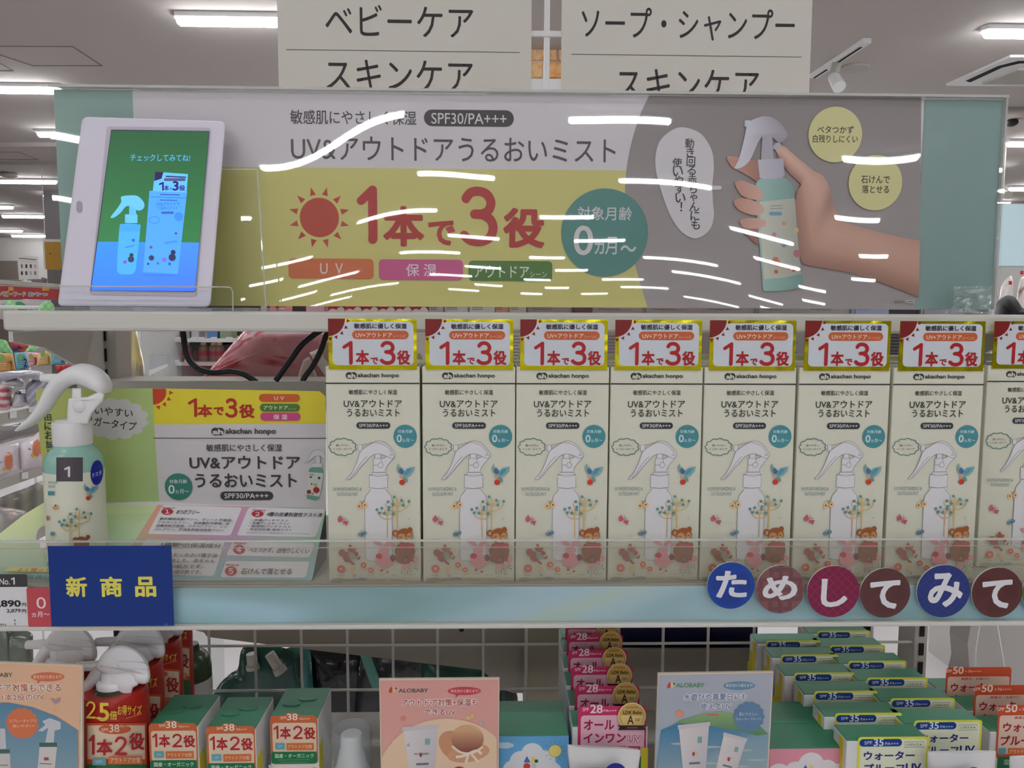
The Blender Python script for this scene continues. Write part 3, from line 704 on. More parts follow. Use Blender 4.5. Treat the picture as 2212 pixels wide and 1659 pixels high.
# bottle
def bt_c(x, y): return lerp((176, 214, 204), (122, 164, 156), max(0, min(1, (x-1665)/60)))
cv.colpoly(cat_rom([(1640, 388), (1664, 383), (1691, 383), (1706, 394), (1714, 412), (1722, 500), (1730, 580), (1735, 614), (1722, 623), (1690, 628), (1660, 629), (1649, 626), (1646, 590), (1640, 520), (1634, 440), (1632, 405)], 4), bt_c)
cv.colpoly([(1641, 436), (1717, 428), (1722, 500), (1731, 592), (1690, 600), (1651, 603), (1645, 520)], lambda x, y: lerp((222, 224, 210), (176, 180, 168), max(0, min(1, (x-1680)/50))))
cv.rect(1660, 458, 1688, 466, (120, 170, 190), 4); cv.line([(1662, 446), (1690, 444)], 2, (150, 170, 170)); cv.line([(1662, 452), (1690, 450)], 2, (150, 170, 170))
for x, y, r, c in ((1692, 483, 5, (220, 170, 110)), (1671, 507, 5, (220, 140, 160)), (1692, 530, 5, (130, 160, 170)), (1720, 548, 8, (196, 120, 130)), (1674, 562, 7, (210, 120, 80)), (1680, 570, 7, (220, 130, 90)), (1675, 587, 4.5, (224, 110, 80)), (1702, 579, 3.5, (220, 90, 70)), (1713, 584, 3.5, (220, 90, 70)), (1690, 586, 4, (214, 200, 130)), (1718, 498, 6, (214, 200, 150))): cv.ell(x, y, r, c, n=10)
cv.k += 1
cv.colpoly([(1637, 345), (1692, 342), (1695, 378), (1690, 384), (1664, 387), (1641, 385)], lambda x, y: lerp((214, 212, 224), (190, 186, 200), (x-1636)/60))
cv.colpoly([(1647, 290), (1668, 287), (1671, 343), (1644, 345)], lambda x, y: (186, 184, 196))
trg = [(1618, 264), (1632, 256), (1650, 251), (1668, 254), (1684, 264), (1697, 281), (1701, 293), (1694, 303), (1684, 309), (1672, 300), (1662, 290), (1650, 292), (1639, 305), (1630, 325), (1620, 346), (1607, 359), (1594, 364), (1587, 362), (1594, 348), (1601, 326), (1608, 297), (1612, 278)]
cv.colpoly(cat_rom(trg, 3), lambda x, y: lerp((224, 224, 234), (172, 164, 176), max(0, min(1, (x-1610)/70))))
cv.rect(1607, 261, 1620, 275, (216, 220, 232), 3); cv.ell(1677, 317, 9, (196, 194, 204), ry=7, rot=-30)
for pts in ([(1588, 398), (1594, 391), (1604, 390), (1620, 396), (1634, 402), (1648, 418), (1648, 428), (1640, 432), (1620, 430), (1600, 420)], [(1585, 437), (1590, 430), (1604, 428), (1624, 432), (1645, 442), (1650, 452), (1644, 462), (1630, 465), (1610, 460), (1594, 452)], [(1598, 480), (1604, 473), (1620, 471), (1640, 472), (1653, 477), (1654, 486), (1642, 492), (1628, 494), (1608, 492)]):
    cv.colpoly(cat_rom(pts, 4), lambda x, y: lerp((206, 154, 136), (234, 190, 174), max(0, min(1, (x-1590)/60))))
for x, y, ro in ((1641, 420, 35), (1642, 453, 25), (1646, 480, 5)): cv.ell(x, y, 7, (226, 186, 174), ry=4.5, rot=ro, n=14)
cv.k += 1
cv.build('print', M_COAT, BN)
# wavy clear cover: real relief that bends the reflected lights
NX, NZ = 150, 40; V = []; Fc = []
def wave(u, v):   # u 0..1 across, v 0..1 up ; metres
    q = 1-v
    w = -.0052*q+.0019*math.sin(6.2832*(1.3*u+.62))*q+.0007*math.sin(6.2832*(2.9*u+.3))*q
    w += .0016*math.exp(-((u-.24)/.11)**2-((v-1.0)/.45)**2)*math.sin(6.2832*(u-.13)*2.2)
    w += .0007*math.exp(-((u-.97)/.06)**2-((v-.2)/.3)**2)
    return w
for j in range(NZ+1):
    for i in range(NX+1):
        u, v = i/NX, j/NZ; V.append((xa_-.001+(xb_-xa_+.002)*u, YBN-.0036+wave(u, v), zb_+(zt_-zb_+.0015)*v))
for j in range(NZ):
    for i in range(NX): q = j*(NX+1)+i; Fc.append((q, q+1, q+NX+2, q+NX+1))
newmesh('clear_cover', V, Fc, M_FILM, BN, smooth=True)
MB().box((xa_-.001, YBN-.0050, zt_+.0006), (xb_+.001, YBN+.0022, zt_+.0024)).build('top_edge', M_EDGE, BN)
MB().box((xb_+.0003, YBN-.0030, zb_), (xb_+.0018, YBN+.0005, zt_+.002)).build('side_edge', M_EDGE, BN)
p, q = at(2057, 618, YBN-.012), at(2140, 668, YBN-.012); m = MB()
m.box((p.x, YBN-.014, ZS), (q.x, YBN-.0125, p.z)); m.box((p.x, YBN-.014, ZS), (q.x, YBN+.006, ZS+.002)); m.build('foot_clip', M_CLIP, BN, bevel=.0008)
p, q = at(520, 618, YBN-.012), at(600, 668, YBN-.012)
MB().box((p.x, YBN-.010, ZS), (q.x, YBN+.008, ZS+.0025)).build('foot_clip', M_FROST, BN, bevel=.0008)
# ================================================================== tablet
p0 = at(290, 662, .519); th = math.atan2(.024, .127); nT = Vector((0, -math.cos(th), math.sin(th)))
fT = pln(p0, nT)
c = fT(290, 662); TB = thing('tablet_display', 'white tablet playing a product clip, leaning on a clear stand', 'tablet', c)
def slab(f, pts, d, m, name, parent, bevel=0):
    mb = MB(); n = len(pts); A = [f(x, y, 0) for x, y in pts]; B = [f(x, y, -d) for x, y in pts]; mb.V = A+B; mb.C = [(1, 1, 1)]*(2*n)
    mb.F = [tuple(range(n)), tuple(range(2*n-1, n-1, -1))]+[(i, n+i, n+(i+1) % n, (i+1) % n) for i in range(n)]
    return mb.build(name, m, parent, bevel=bevel)
def rquad(P, r, k=5):
    out = []; n = len(P)
    for i in range(n):
        a, b, c = Vector(P[i-1]), Vector(P[i]), Vector(P[(i+1) % n]); u, v = (a-b).normalized()*r, (c-b).normalized()*r
        for j in range(k+1): t = j/k; out.append(tuple((b+u)*(1-t)**2+b*2*t*(1-t)+(b+v)*t*t))
    return out
M_TAB = mat('tablet_plastic', (222, 218, 230), rough=.4)
body = rquad([(178, 252), (488, 262), (455, 664), (124, 662)], 14)
slab(fT, body, .011, M_TAB, 'body', TB, bevel=.0018)
slab(lambda x, y, o: fT(x, y, o+.0006), rquad([(231, 273), (455, 276), (424, 640), (193, 636)], 6), .0015, mat('tablet_bezel', (196, 190, 202), rough=.4), 'bezel', TB)
cv = Cv(f=lambda x, y, o=0: fT(x, y, o), n=nT, off=.0012); 
cv.poly([(240, 280), (452, 283), (421.5, 630), (195, 627)], (30, 34, 60))
cv.colpoly([(241, 282), (451, 284), (430.5, 524), (211, 522)], lambda x, y: lerp((38, 84, 52), (40, 112, 60), (y-282)/240))
cv.poly([(211, 522), (430.5, 524), (421, 629), (196.5, 627)], [(40, 132, 240), (60, 132, 245), (62, 112, 246), (40, 118, 244)])
BL = (64, 160, 250); BD2 = (70, 140, 246)
cv.T('チェックしてみてね!', 0, 0, 0, 0, (84, 160, 214), b=.01, q=[(282, 333), (411, 334), (410, 349), (281, 348)])
cv.poly([(323, 412), (404, 415), (384, 592), (309, 588)], (70, 152, 250)); cv.line([(325, 425), (403, 428)], 1, (40, 80, 170))
cv.poly([(335, 371), (406, 376), (403, 416), (330, 413)], (90, 176, 250)); cv.poly([(335, 371), (353, 372), (349, 386), (333, 391)], (36, 20, 70)); cv.rect(354, 385, 401, 391, (80, 70, 110), 3); cv.line([(358, 381), (402, 383)], 3, (40, 40, 110))
_one(cv, 343, 393, 354, 412, 4, (40, 10, 110))
for s, bx in (('本', (354, 400, 365, 412)), ('で', (366, 406, 372, 411)), ('3', (373, 391, 386, 412)), ('役', (387, 400, 400, 412))): cv.T(s, *bx, (40, 10, 110), b=.03)
cv.line([(345, 420), (388, 421)], 2.5, (50, 90, 180)); cv.line([(345, 432), (383, 433)], 2.5, (50, 100, 190)); cv.T('UV&アウトドア', 338, 437, 388, 445, (44, 90, 190)); cv.T('うるおいミスト', 340, 446, 384, 453, (44, 90, 190)); cv.rect(348, 457, 375, 462, (50, 90, 180), 2)
cv.ell(386, 468, 9.5, (56, 128, 230)); cv.cloud(333, 475, 11, 7, 9, (50, 110, 200), ring=1)
cv.poly([(265, 484), (299, 485), (303, 494), (296, 560), (291, 588), (276, 593), (256, 590), (253, 570), (258, 494)], BL, sm=3)
cv.colpoly([(262, 485), (301, 486), (302, 500), (258, 500)], lambda x, y: (58, 148, 240)); cv.rect(270, 463, 297, 482, (90, 178, 252), 2); cv.rect(279, 440, 294, 464, (84, 172, 250), 2)
cv.poly(cat_rom([(262, 425), (282, 422), (298, 424), (311, 438), (310, 450), (298, 455), (285, 446), (272, 446), (260, 460), (246, 470), (239, 469), (252, 452), (262, 436)], 3), (94, 180, 252))
for x, y, r, c in ((283, 560, 7, (30, 50, 70)), (284, 551, 4.5, (30, 50, 70)), (270, 566, 4, (110, 70, 190)), (288, 519, 3.5, (40, 90, 190)), (372, 556, 8, (30, 40, 80)), (374, 545, 5.5, (30, 40, 80)), (355, 561, 5, (120, 90, 220)), (327, 557, 6, (40, 50, 90)), (320, 570, 2.5, (40, 30, 110)), (341, 569, 2.5, (60, 90, 120)), (380, 504, 2.5, (80, 20, 120)), (326, 534, 3, (90, 50, 150)), (366, 570, 3, (40, 80, 160))): cv.ell(x, y, r, c, n=10)
cv.line([(308, 594), (383, 595)], 1, (40, 100, 220)); cv.line([(270, 535), (290, 530)], 2.5, (50, 120, 200)); cv.line([(356, 525), (382, 520)], 4, (60, 130, 230))
cv.build('screen', M_SCREEN, TB)
cv = Cv(f=fT, n=nT, off=.0004); cv.rect(165, 434, 177, 459, (170, 164, 176), 6); cv.build('sensor_window', M_COAT, TB)
# clear stand behind and in front of the tablet
st = thing('tablet_stand', 'clear acrylic stand holding the tablet, with a front lip', 'stand', at(310, 668, .53))
fB = pln(p0+Vector((0, .0118, 0)), nT)
newmesh('back_plate', [fB(x, y) for x, y in ((190, 368), (556, 366), (574, 662), (120, 664))], [(0, 3, 2, 1)], M_CLEAR, st)
P = [(556, 366), (574, 662)]; mb = MB(); A = [fB(*P[0]), fB(*P[1])]; mb.tube(A, .0006, n=6); mb.tube([fB(330, 366.5), fB(556, 366)], .0006, n=6); mb.build('plate_edge', M_EDGE, st)
fF = pln(p0+Vector((0, -.006, 0)), Vector((0, -1, 0)))
newmesh('front_lip', [fF(x, y) for x, y in rquad([(128, 617), (503, 620), (504, 671), (124, 669)], 8)], [tuple(range(23, -1, -1))], M_CLEAR, st)
mb = MB(); mb.tube([fF(*q) for q in ((128, 618), (490, 620), (499, 622), (503, 632), (503, 671))], .0005, n=6); mb.build('lip_edge', M_EDGE, st)
p, q = at(115, 669, .516), at(560, 671, .55); MB().box((p.x, .5165, ZS), (q.x, .547, ZS+.0022)).build('base', M_FROST, st, bevel=.0005)
# ================================================================== mist cartons
YM = .485
BC = (216, 217, 196)
p, q = at(702.8, 791, YM), at(906, 791, YM); zT = p.z; DX, DY = .0602, 0
MXL, MXR = p.x, q.x
MC = thing('mist_carton', 'cream sun mist carton, first in the row, beside the tester display', 'carton', ((MXL+MXR)/2, YM, ZD), 'mist cartons on the middle shelf')
M_CARTON = mat('cream_carton', (219, 219, 200), rough=.5)
mb = MB(); mb.box((MXL, YM, ZD), (MXR, YM+.045, zT)); mb.build('carton', M_CARTON, MC, bevel=.0007)
mb = MB(); mb.prism([(MXL+.001, YM+.0445, zT+.0005), (MXR-.001, YM+.0445, zT+.0005), (MXR-.004, YM+.046, zT+.006), (MXL+.004, YM+.046, zT+.006)], (0, .0005, 0)); mb.build('rear_flap', M_CARTON, MC)
def animals(cv, dx=0, dy=0):
    BR, BR2, LT = (166, 96, 54), (150, 88, 58), (206, 156, 112)
    E = lambda x, y, rx, c, ry=None, rot=0, n=16: cv.ell(x+dx, y+dy, rx, c, ry, rot, n)
    # bear
    E(854.4, 1151, 7, BR, 7.5); E(855, 1152, 4, LT, 4.5); E(886, 1143.6, 5.5, BR, 6)
    E(849, 1204.5, 6, (120, 72, 58), 7.5); E(875, 1190, 22, BR2, 21); E(876, 1206, 22, BR2, 11); E(874.4, 1156.5, 18, BR, 16.5)
    E(868, 1160, 9, LT, 9); E(885, 1158, 6, LT, 8.5); E(877, 1166, 11, (222, 178, 134), 6); E(878, 1163.5, 2.6, (84, 50, 40), 1.6); cv.line([(881.5+dx, 1158+dy), (887+dx, 1156.5+dy)], 1.2, (84, 50, 40)); cv.line([(863+dx, 1159+dy), (869+dx, 1160+dy)], 1.2, (84, 50, 40))
    cv.poly([(863+dx, 1174+dy), (876+dx, 1177+dy), (892+dx, 1173.5+dy), (895+dx, 1182+dy), (884+dx, 1186+dy), (877+dx, 1181+dy), (866+dx, 1185+dy)], (206, 66, 72), sm=3)
    E(868, 1189, 7, (160, 92, 60), 6); E(876.6, 1207, 7.5, (126, 78, 62), 8); E(876.6, 1209, 4, (164, 112, 90), 4.5)
    # rabbit
    E(817, 1172.5, 11, (224, 150, 158), 4.6, 28); E(838.5, 1173, 10, (224, 150, 158), 4.6, -48); E(850, 1177, 5, (224, 150, 158), 4, 0)
    cv.poly([(819+dx, 1197+dy), (836+dx, 1195+dy), (846+dx, 1213+dy), (852+dx, 1215+dy), (838+dx, 1225+dy), (830+dx, 1228+dy), (812+dx, 1218+dy)], (226, 152, 160), sm=3); E(830, 1188, 10.5, (230, 164, 170), 9)
    E(830.5, 1192, .9, (120, 70, 80)); E(838, 1191, .9, (120, 70, 80)); E(819.5, 1200.5, 7, (208, 60, 72), 6.5); E(815, 1207, 4, (232, 168, 174), 3)
    # squirrel
    E(740, 1193, 7.5, (170, 98, 78), 8); E(750, 1202, 9, (166, 94, 74), 12, -18); E(759.5, 1185.5, 8.5, (176, 106, 84), 6.5, 20); E(757, 1178, 3, (160, 88, 70)); E(766, 1184, 4, (190, 122, 100), 3, 30)
    cv.poly([(755+dx, 1194+dy), (766+dx, 1197+dy), (772+dx, 1204+dy), (764+dx, 1209+dy), (755+dx, 1206+dy)], (158, 170, 152), sm=2); E(770.5, 1195, 4.5, (206, 66, 70)); E(767, 1191.5, 3.5, (206, 76, 76), 2.5)
    cv.line([(772+dx, 1205+dy), (776+dx, 1207+dy), (778.5+dx, 1200+dy)], 3.2, (150, 84, 70)); cv.line([(757+dx, 1210+dy), (763+dx, 1216+dy), (767+dx, 1218+dy)], 4.5, (160, 90, 74))
def tree(cv, dx=0, dy=0, s=1):
    YL_ = (216, 186, 116); TD = (92, 152, 158)
    def A(cx, cy, rx, ry, a0=0, a1=180): cv.line([(cx+dx+rx*math.cos(math.radians(a)), cy+dy+ry*math.sin(math.radians(a))) for a in range(a0, a1+1, 15)], 1.9, YL_)
    cv.line([(857.6+dx, 1074+dy), (857.6+dx, 1142+dy)], 2, YL_); cv.line([(837+dx, 1098+dy), (837.3+dx, 1162+dy)], 2, YL_)
    A(857.6, 1086, 25, 18); A(857.6, 1080, 16, 13); A(857.6, 1078, 8, 12); A(837, 1104, 19, 17); A(837, 1102, 13, 10); A(837, 1100, 6, 9)
    for x, y in ((1495, 858), (1365, 955), (1465, 1005), (1640, 925), (1783, 945), (1668, 1020), (1392, 1060), (1385, 1110), (1150, 1108), (1247, 1080), (1200, 1175), (1295, 1180), (1472, 1190)): cv.ell(690+x/9.217+dx, 980+y/9.217+dy, 3.2, TD, n=10)
    cv.k += 1
def bird(cv, dx=0, dy=0, s=1):
    o = lambda P: [(868+(x-868)*s+dx, 1022+(y-1022)*s+dy) for x, y in P]
    cv.poly(o([(860.3, 1000.6), (862, 1008), (868, 1011.5), (873.4, 1019), (871, 1025), (863.6, 1024), (858.5, 1020), (856.5, 1011)]), (140, 172, 160)); cv.poly(o([(863, 1012), (868, 1012), (873.4, 1019), (871, 1025), (864, 1023), (861, 1017)]), (64, 120, 164))
    cv.poly(o([(873, 1019), (879, 1012), (896, 1008), (894, 1018), (885, 1028), (876, 1031), (870, 1026)]), (132, 176, 176)); cv.poly(o([(874, 1020), (880, 1013), (890, 1011), (884, 1022), (874, 1028)]), (84, 156, 186))
    cv.poly(o([(873, 1029), (880, 1034), (881, 1040), (876, 1042), (870, 1032)]), (120, 158, 150)); cv.ell(*o([(868, 1029)])[0], 4.5*s, (208, 168, 140), 5*s, n=12); cv.ell(*o([(868.8, 1041.6)])[0], 6.3*s, (206, 66, 40), 6*s, n=16)
def spray(cv, ln, fill, w=1.1):
    L = lambda P, sm=0, cl=False: cv.line(P, w, ln, sm, cl)
    bodyp = [(801.7, 1056), (798, 1062), (791, 1070), (788.7, 1080), (788.8, 1140), (789.3, 1208), (797, 1213), (815, 1215), (836, 1213), (846.5, 1208), (847, 1140), (847.3, 1080), (845, 1070), (838, 1061), (834, 1056)]
    cv.poly(bodyp, fill); L(bodyp)
    cap_ = [(798, 1025), (837.6, 1025), (837.6, 1053), (818, 1055.5), (798, 1053)]; cv.poly(cap_, fill); L(cap_, cl=True); L([(798, 1026), (818, 1029), (837.6, 1026)])
    cv.rect(803.4, 1020.4, 834.3, 1025, fill); L([(803.4, 1025), (803.4, 1020.4), (834.3, 1020.4), (834.3, 1025)])
    neck = [(806.6, 990.3), (824.5, 990.3), (832, 988.5), (838, 983), (851.7, 981), (850, 990), (842, 999), (836.5, 1006), (832.5, 1014), (832, 1020), (807, 1020)]; cv.poly(neck, fill); L(neck, cl=True)
    cv.rect(810, 978, 822.4, 990, fill); L([(810, 978), (810, 990)]); L([(822.4, 979), (822.4, 990)])
    cv.rect(773.5, 961, 783, 974, fill); L([(773.5, 961), (783, 961), (783, 974), (773.5, 974)], cl=True); L([(783, 961), (808, 955)])
    hd = [(806, 956), (815, 951.8), (826, 953), (838, 960), (848, 972), (854, 982), (850, 988.5), (844, 989.5), (835, 985), (820, 980), (810, 981), (799, 987), (788, 999), (776.8, 1011.5), (768, 1023.4), (757, 1034), (750, 1036.5), (749, 1034), (759.4, 1023), (770, 1001), (777, 980), (784, 970)]
    cv.poly(hd, fill, sm=2); L(hd, 2, True); L([(808, 955), (822, 957), (836, 964), (845, 975), (851, 986)], 2); L([(756, 1033), (766, 1021), (775, 1007), (784, 995), (793, 985.5)], 2); cv.ell(845, 982.5, 2.5, ln); cv.ell(845, 982.5, 1.6, fill)
    L([(807, 1004.5), (817.5, 1004.5)]); L([(824.5, 991), (824.5, 999)]); cv.ell(822.5, 1004.5, 6, ln); cv.ell(822.5, 1004.5, 5, fill)
cv = Cv(Y=YM-.0002, g=1.0)
DK = (62, 60, 60)
def ahlogo(cv, x0, y0, x1, y1, tx, col=DK, bg=(214, 214, 196), tw=None):
    h = y1-y0; cv.ell((x0+x1)/2-h*.35, (y0+y1)/2, h*.5, col, n=20); cv.ell((x0+x1)/2+h*.3, (y0+y1)/2, h*.5, col, n=20); cv.rect((x0+x1)/2-h*.3, y0+1, (x0+x1)/2+h*.3, y1-1, col)
    cv.T('ah', x0+h*.12, y0+h*.2, x1-h*.12, y1-h*.14, bg, b=.05); cv.T('akachan honpo', *tx, col, b=.028)
ahlogo(cv, 748.6, 803.7, 769.8, 818.5, (773, 806, 861.5, 817.6))
cv.rect(703.2, 826.8, 905.6, 829.4, (40, 34, 32))
cv.T('敏感肌にやさしく保湿', 753.5, 841.7, 857.6, 852.5, DK, b=.012); cv.T('UV&アウトドア', 742.8, 863.4, 868, 880.2, DK, b=.012); cv.T('うるおいミスト', 749.7, 883, 863.2, 900, DK, b=.012)
cv.rect(770.3, 912, 843, 926, (60, 60, 66), 6.5); cv.T('SPF30/PA+++', 775.7, 915.4, 838.2, 923, (214, 220, 216), b=.01)
cv.ell(875.3, 942.4, 25.2, (74, 146, 154), n=40); W2 = (216, 232, 232)
cv.T('対象月齢', 859.3, 928, 891.3, 935.4, W2, b=.01); cv.T('0', 857, 938.8, 868, 955.2, W2, b=.02); cv.T('ヵ月〜', 869, 947, 894, 955, W2, b=.01)
cv.cloud(740.3, 965.4, 28.5, 18.3, 11, (90, 130, 124), ring=1.9); cv.T('使いやすい', 725.8, 959.2, 754.6, 964.6, DK); cv.T('トリガータイプ', 721, 967.3, 759.4, 972.6, DK)
spray(cv, (150, 148, 154), (226, 225, 227))
cv.T('UV.MOISTURIZING &', 719.8, 1052.5, 781, 1060, (128, 150, 148)); cv.T('OUTDOOR MIST', 728.2, 1063.7, 774, 1071, (128, 150, 148))
bird(cv)
cv.ell(776.8, 1093.4, 5.5, (232, 194, 138), 6.3); cv.ell(788.5, 1090.7, 5.5, (232, 194, 138), 6.5); cv.ell(776.3, 1093, 1.7, (100, 40, 40)); cv.ell(788.7, 1090.7, 1.7, (100, 40, 40)); cv.line([(782.5, 1089), (781, 1083), (777, 1082)], .8, (110, 90, 80)); cv.line([(782.5, 1089), (785, 1082), (788, 1082)], .8, (110, 90, 80))
cv.poly([(735, 1113), (741, 1122), (739, 1127), (731, 1128), (729, 1121)], (206, 96, 122)); cv.poly([(742, 1125), (753, 1126), (749, 1136), (744, 1131), (741, 1133)], (206, 96, 122)); cv.line([(742, 1122), (745, 1118), (742, 1114)], .8, (110, 80, 80)); cv.line([(743, 1123), (749, 1120), (751, 1122)], .8, (110, 80, 80))
cv.ell(780, 1154, 5.8, (112, 150, 168), 4.8); cv.ell(788.3, 1150.8, 4.5, (112, 150, 168), 4.5); cv.ell(784, 1153.5, 1.5, (70, 70, 80)); cv.line([(783, 1149), (780, 1144.5), (778, 1146)], .7, (120, 100, 90))
tree(cv); cv.ell(882.6, 1120, 2, (190, 196, 170), n=10)
def smu(x, y): return lerp((188, 190, 160), (214, 212, 188), min(1, abs(y-1254)/9))
for x0, x1, yy, c in ((716, 748, 1252, (176, 178, 160)), (742, 795, 1253, (170, 176, 156)), (770, 795, 1251, (160, 166, 162)), (790, 842, 1254, (196, 182, 152)), (834, 880, 1254, (200, 194, 166)), (728, 890, 1258, (206, 202, 178))):
    cv.ell((x0+x1)/2, yy, (x1-x0)/2, c, 4.5, n=20)
animals(cv)
for x, y, r, c in ((737.7, 1227.7, 9, (218, 112, 92)), (786.2, 1219.6, 6.5, (216, 108, 92)), (802, 1230, 6, (220, 120, 96)), (825, 1230.5, 3, (208, 90, 86)), (837.5, 1234, 2.6, (208, 84, 80)), (874.5, 1223.5, 6.5, (230, 160, 158)), (899, 1207, 6, (230, 160, 158)), (890, 1216, 5, (230, 160, 158))): cv.ell(x, y, r, c, n=18)
for x, y, r in ((737.7, 1227.7, 2.5), (786.2, 1219.6, 2), (802, 1230, 1.8)): cv.ell(x, y, r, (240, 200, 180), n=10)
cv.poly([(756.5, 1225), (760, 1228), (763, 1224), (766, 1228), (769, 1224.5), (768, 1234), (763, 1236.5), (757.5, 1234)], (228, 196, 122)); cv.line([(763, 1236), (763, 1244)], 1, (150, 170, 150)); cv.ell(767.5, 1242, 4, (146, 166, 176), 1.6, -60, 10)
for x, y in ((737, 1242), (788, 1229), (803, 1240), (826, 1239), (853, 1241), (891, 1240)): cv.ell(x-4, y, 4.5, (200, 194, 150), 1.3, 15, 10); cv.ell(x+4, y-.6, 4.5, (200, 194, 150), 1.3, -15, 10)
for pts in ([(875, 1230), (874, 1246)], [(893, 1222), (889, 1240)], [(886, 1222), (887, 1240)]): cv.line(pts, 1.2, (160, 178, 158))
for x, y in ((868, 1232), (869, 1237), (880, 1237), (881, 1232), (885, 1227), (899, 1221), (897, 1226), (902, 1228)): cv.ell(x, y, 1.7, (126, 150, 156), n=8)
cv.build('front_print', M_PAPER, MC)
# promo card of gold foil stuck to the top
fc = Vector((0, -1, .02)).normalized(); P0 = at(805, 798, YM-.0008)
cv = Cv(p0=P0, n=Vector((0, -1, .0)), g=1.0)
a, b = at(708.5, 688, YM-.0008), at(900.5, 798.5, YM-.0008)
ca = MB().box((a.x, YM-.0008, b.z), (b.x, YM-.0002, a.z)).build('promo_card', M_GOLD, MC)
cv.off = .0001
cv.rect(718.7, 694.9, 893, 789, (208, 214, 220), 10)
R2 = (176, 24, 30)
P = [(708.8, 688.3)]+[(708.8+36.5*math.cos(math.radians(k)), 688.3+37.5*math.sin(math.radians(k))) for k in range(0, 91, 9)]; cv.poly(P, (126, 14, 14), c=(727, 707))
cv.line([(708.8+38*math.cos(math.radians(k)), 688.3+39*math.sin(math.radians(k))) for k in range(2, 89, 9)], 1, (214, 200, 196))
for k in (6, 26, 46, 66, 84): cv.poly([(708.8+r*math.cos(math.radians(k+o)), 688.3+r*1.02*math.sin(math.radians(k+o))) for r, o in ((40.5, -6), (47.5, 0), (40.5, 6))], (132, 16, 18), c=(735, 712)) if 0 else cv.poly([(708.8+r*math.cos(math.radians(k+o)), 688.3+r*1.02*math.sin(math.radians(k+o))) for r, o in ((40.5, -6), (47.5, 0), (40.5, 6))], (132, 16, 18))
cv.T('敏感肌に優しく保湿', 765, 698.6, 878.6, 710.2, (52, 46, 62), b=.035)
cv.rect(761, 714, 882.6, 732.6, (200, 96, 50), 9.3); cv.T('UV+アウトドア', 768.7, 718.5, 847.3, 729.3, (236, 214, 196), b=.02); cv.T('シーンに', 849, 723, 877.5, 729.3, (236, 204, 180))
hon3(cv, (739.4, 736.5, 762, 788), (768.7, 756, 797.4, 787.7), (800.7, 772, 817, 786.6), (820.7, 736.3, 854.6, 788), (857.6, 756.6, 886, 788), R2, rd=.045)
cv.build('card_print', M_COAT, ca)
MCL = ['cream sun mist carton, second in the row from the tester display', 'cream sun mist carton, third in the row from the tester display', 'cream sun mist carton, fourth in the row, the middle one with darkest gold card', 'cream sun mist carton behind the blue round badge, fifth in the row', 'cream sun mist carton behind the crimson round badge, sixth in the row', 'cream sun mist carton behind the navy round badge, seventh in the row', 'cream sun mist carton cut by the right edge, set slightly back']
XS = [703.5, 911.5, 1115.5, 1319.5, 1522.5, 1727, 1931.5]
for i, lb in enumerate(MCL):
    if i < 6: x = at(XS[i+1], 800, YM).x; dup(MC, (x-MXL, random.uniform(-.0004, .0004), 0), lb)
    else: x = at(2134, 800, .51).x; dup(MC, (x-MXL, .0252, 0), lb)
# ================================================================== tester display and tester bottle
YD = .534
TD = thing('tester_display', 'printed tester display board with sloping base and bottle hole', 'display', at(400, 1090, YD))
fBk = pln(Vector((0, YD, 0)), Vector((0, -1, 0)))
fS = None
pa, pb, pc = at(98, 1086, YD), at(704, 1098, YD), at(300, 1252, .486)
nS = (pb-pa).cross(pc-pa).normalized(); nS = nS if nS.z > 0 else -nS; fS = pln(pa, nS)
slab(fBk, [(78, 846), (88, 839), (330, 839), (692, 846), (704, 858), (704, 1099), (99, 1087)], .0015, M_WHITE, 'backboard', TD)
cv = Cv(Y=YD-.0003, g=1.0)
cv.colpoly([(77, 850), (82, 842), (92, 839), (329, 839), (344, 1083), (98, 1087)], lambda x, y: lerp((186, 190, 104), (168, 196, 132), max(0, min(1, (x-80)/260+(y-1000)/800))))
cv.poly([(329, 839), (690, 845), (702, 855), (704, 915), (333, 917)], (222, 206, 52)); cv.poly([(333, 917), (704, 915), (704, 1099), (344, 1083)], (206, 202, 204))
cv.cloud(248, 905, 70, 44, 13, (202, 200, 196))
cv.T('使いやすい', 0, 0, 0, 0, (56, 52, 56), b=.012, q=[(182, 874), (288, 884), (286, 903), (180, 893)]); cv.T('トリガータイプ', 0, 0, 0, 0, (56, 52, 56), b=.012, q=[(172, 896), (296, 912), (293, 931), (170, 915)])
cv.VT('ご自由にお試し', 100, 860, 110, 980, 18, (52, 72, 58), b=.02)
P = [(329.5, 839.3)]+[(330+29*math.cos(math.radians(k)), 847+27*math.sin(math.radians(k))) for k in range(-16, 88, 8)]+[(331, 874)]; cv.poly([(329.5, 839.3), (358, 839.8)]+P[3:], (196, 66, 38))
for k in (4, 28, 52, 76): cv.poly([(334+r*math.cos(math.radians(k+o)), 846+r*math.sin(math.radians(k+o))) for r, o in ((32, -8), (41, 0), (32, 8))], (196, 66, 38))
hon3(cv, (406, 860, 426, 901), (427, 874, 459, 901), (462, 879, 484, 897), (487, 860, 513, 902), (517, 873, 550, 903), (180, 40, 32), rd=.04)
cv.rect(560, 851, 648, 868, (204, 92, 42), 8.5); cv.T('U V', 593, 856, 614, 864, (236, 220, 206), b=.01); cv.rect(562, 872, 648, 889, (74, 120, 44), 8.5); cv.T('アウトドア', 570, 876, 622, 885, (230, 236, 222), b=.012); cv.T('シーン', 624, 881, 640, 885.5, (220, 226, 210)); cv.rect(563, 891, 649, 909, (198, 70, 126), 8.5); cv.T('保 湿', 591, 895, 621, 906, (238, 220, 230), b=.012)
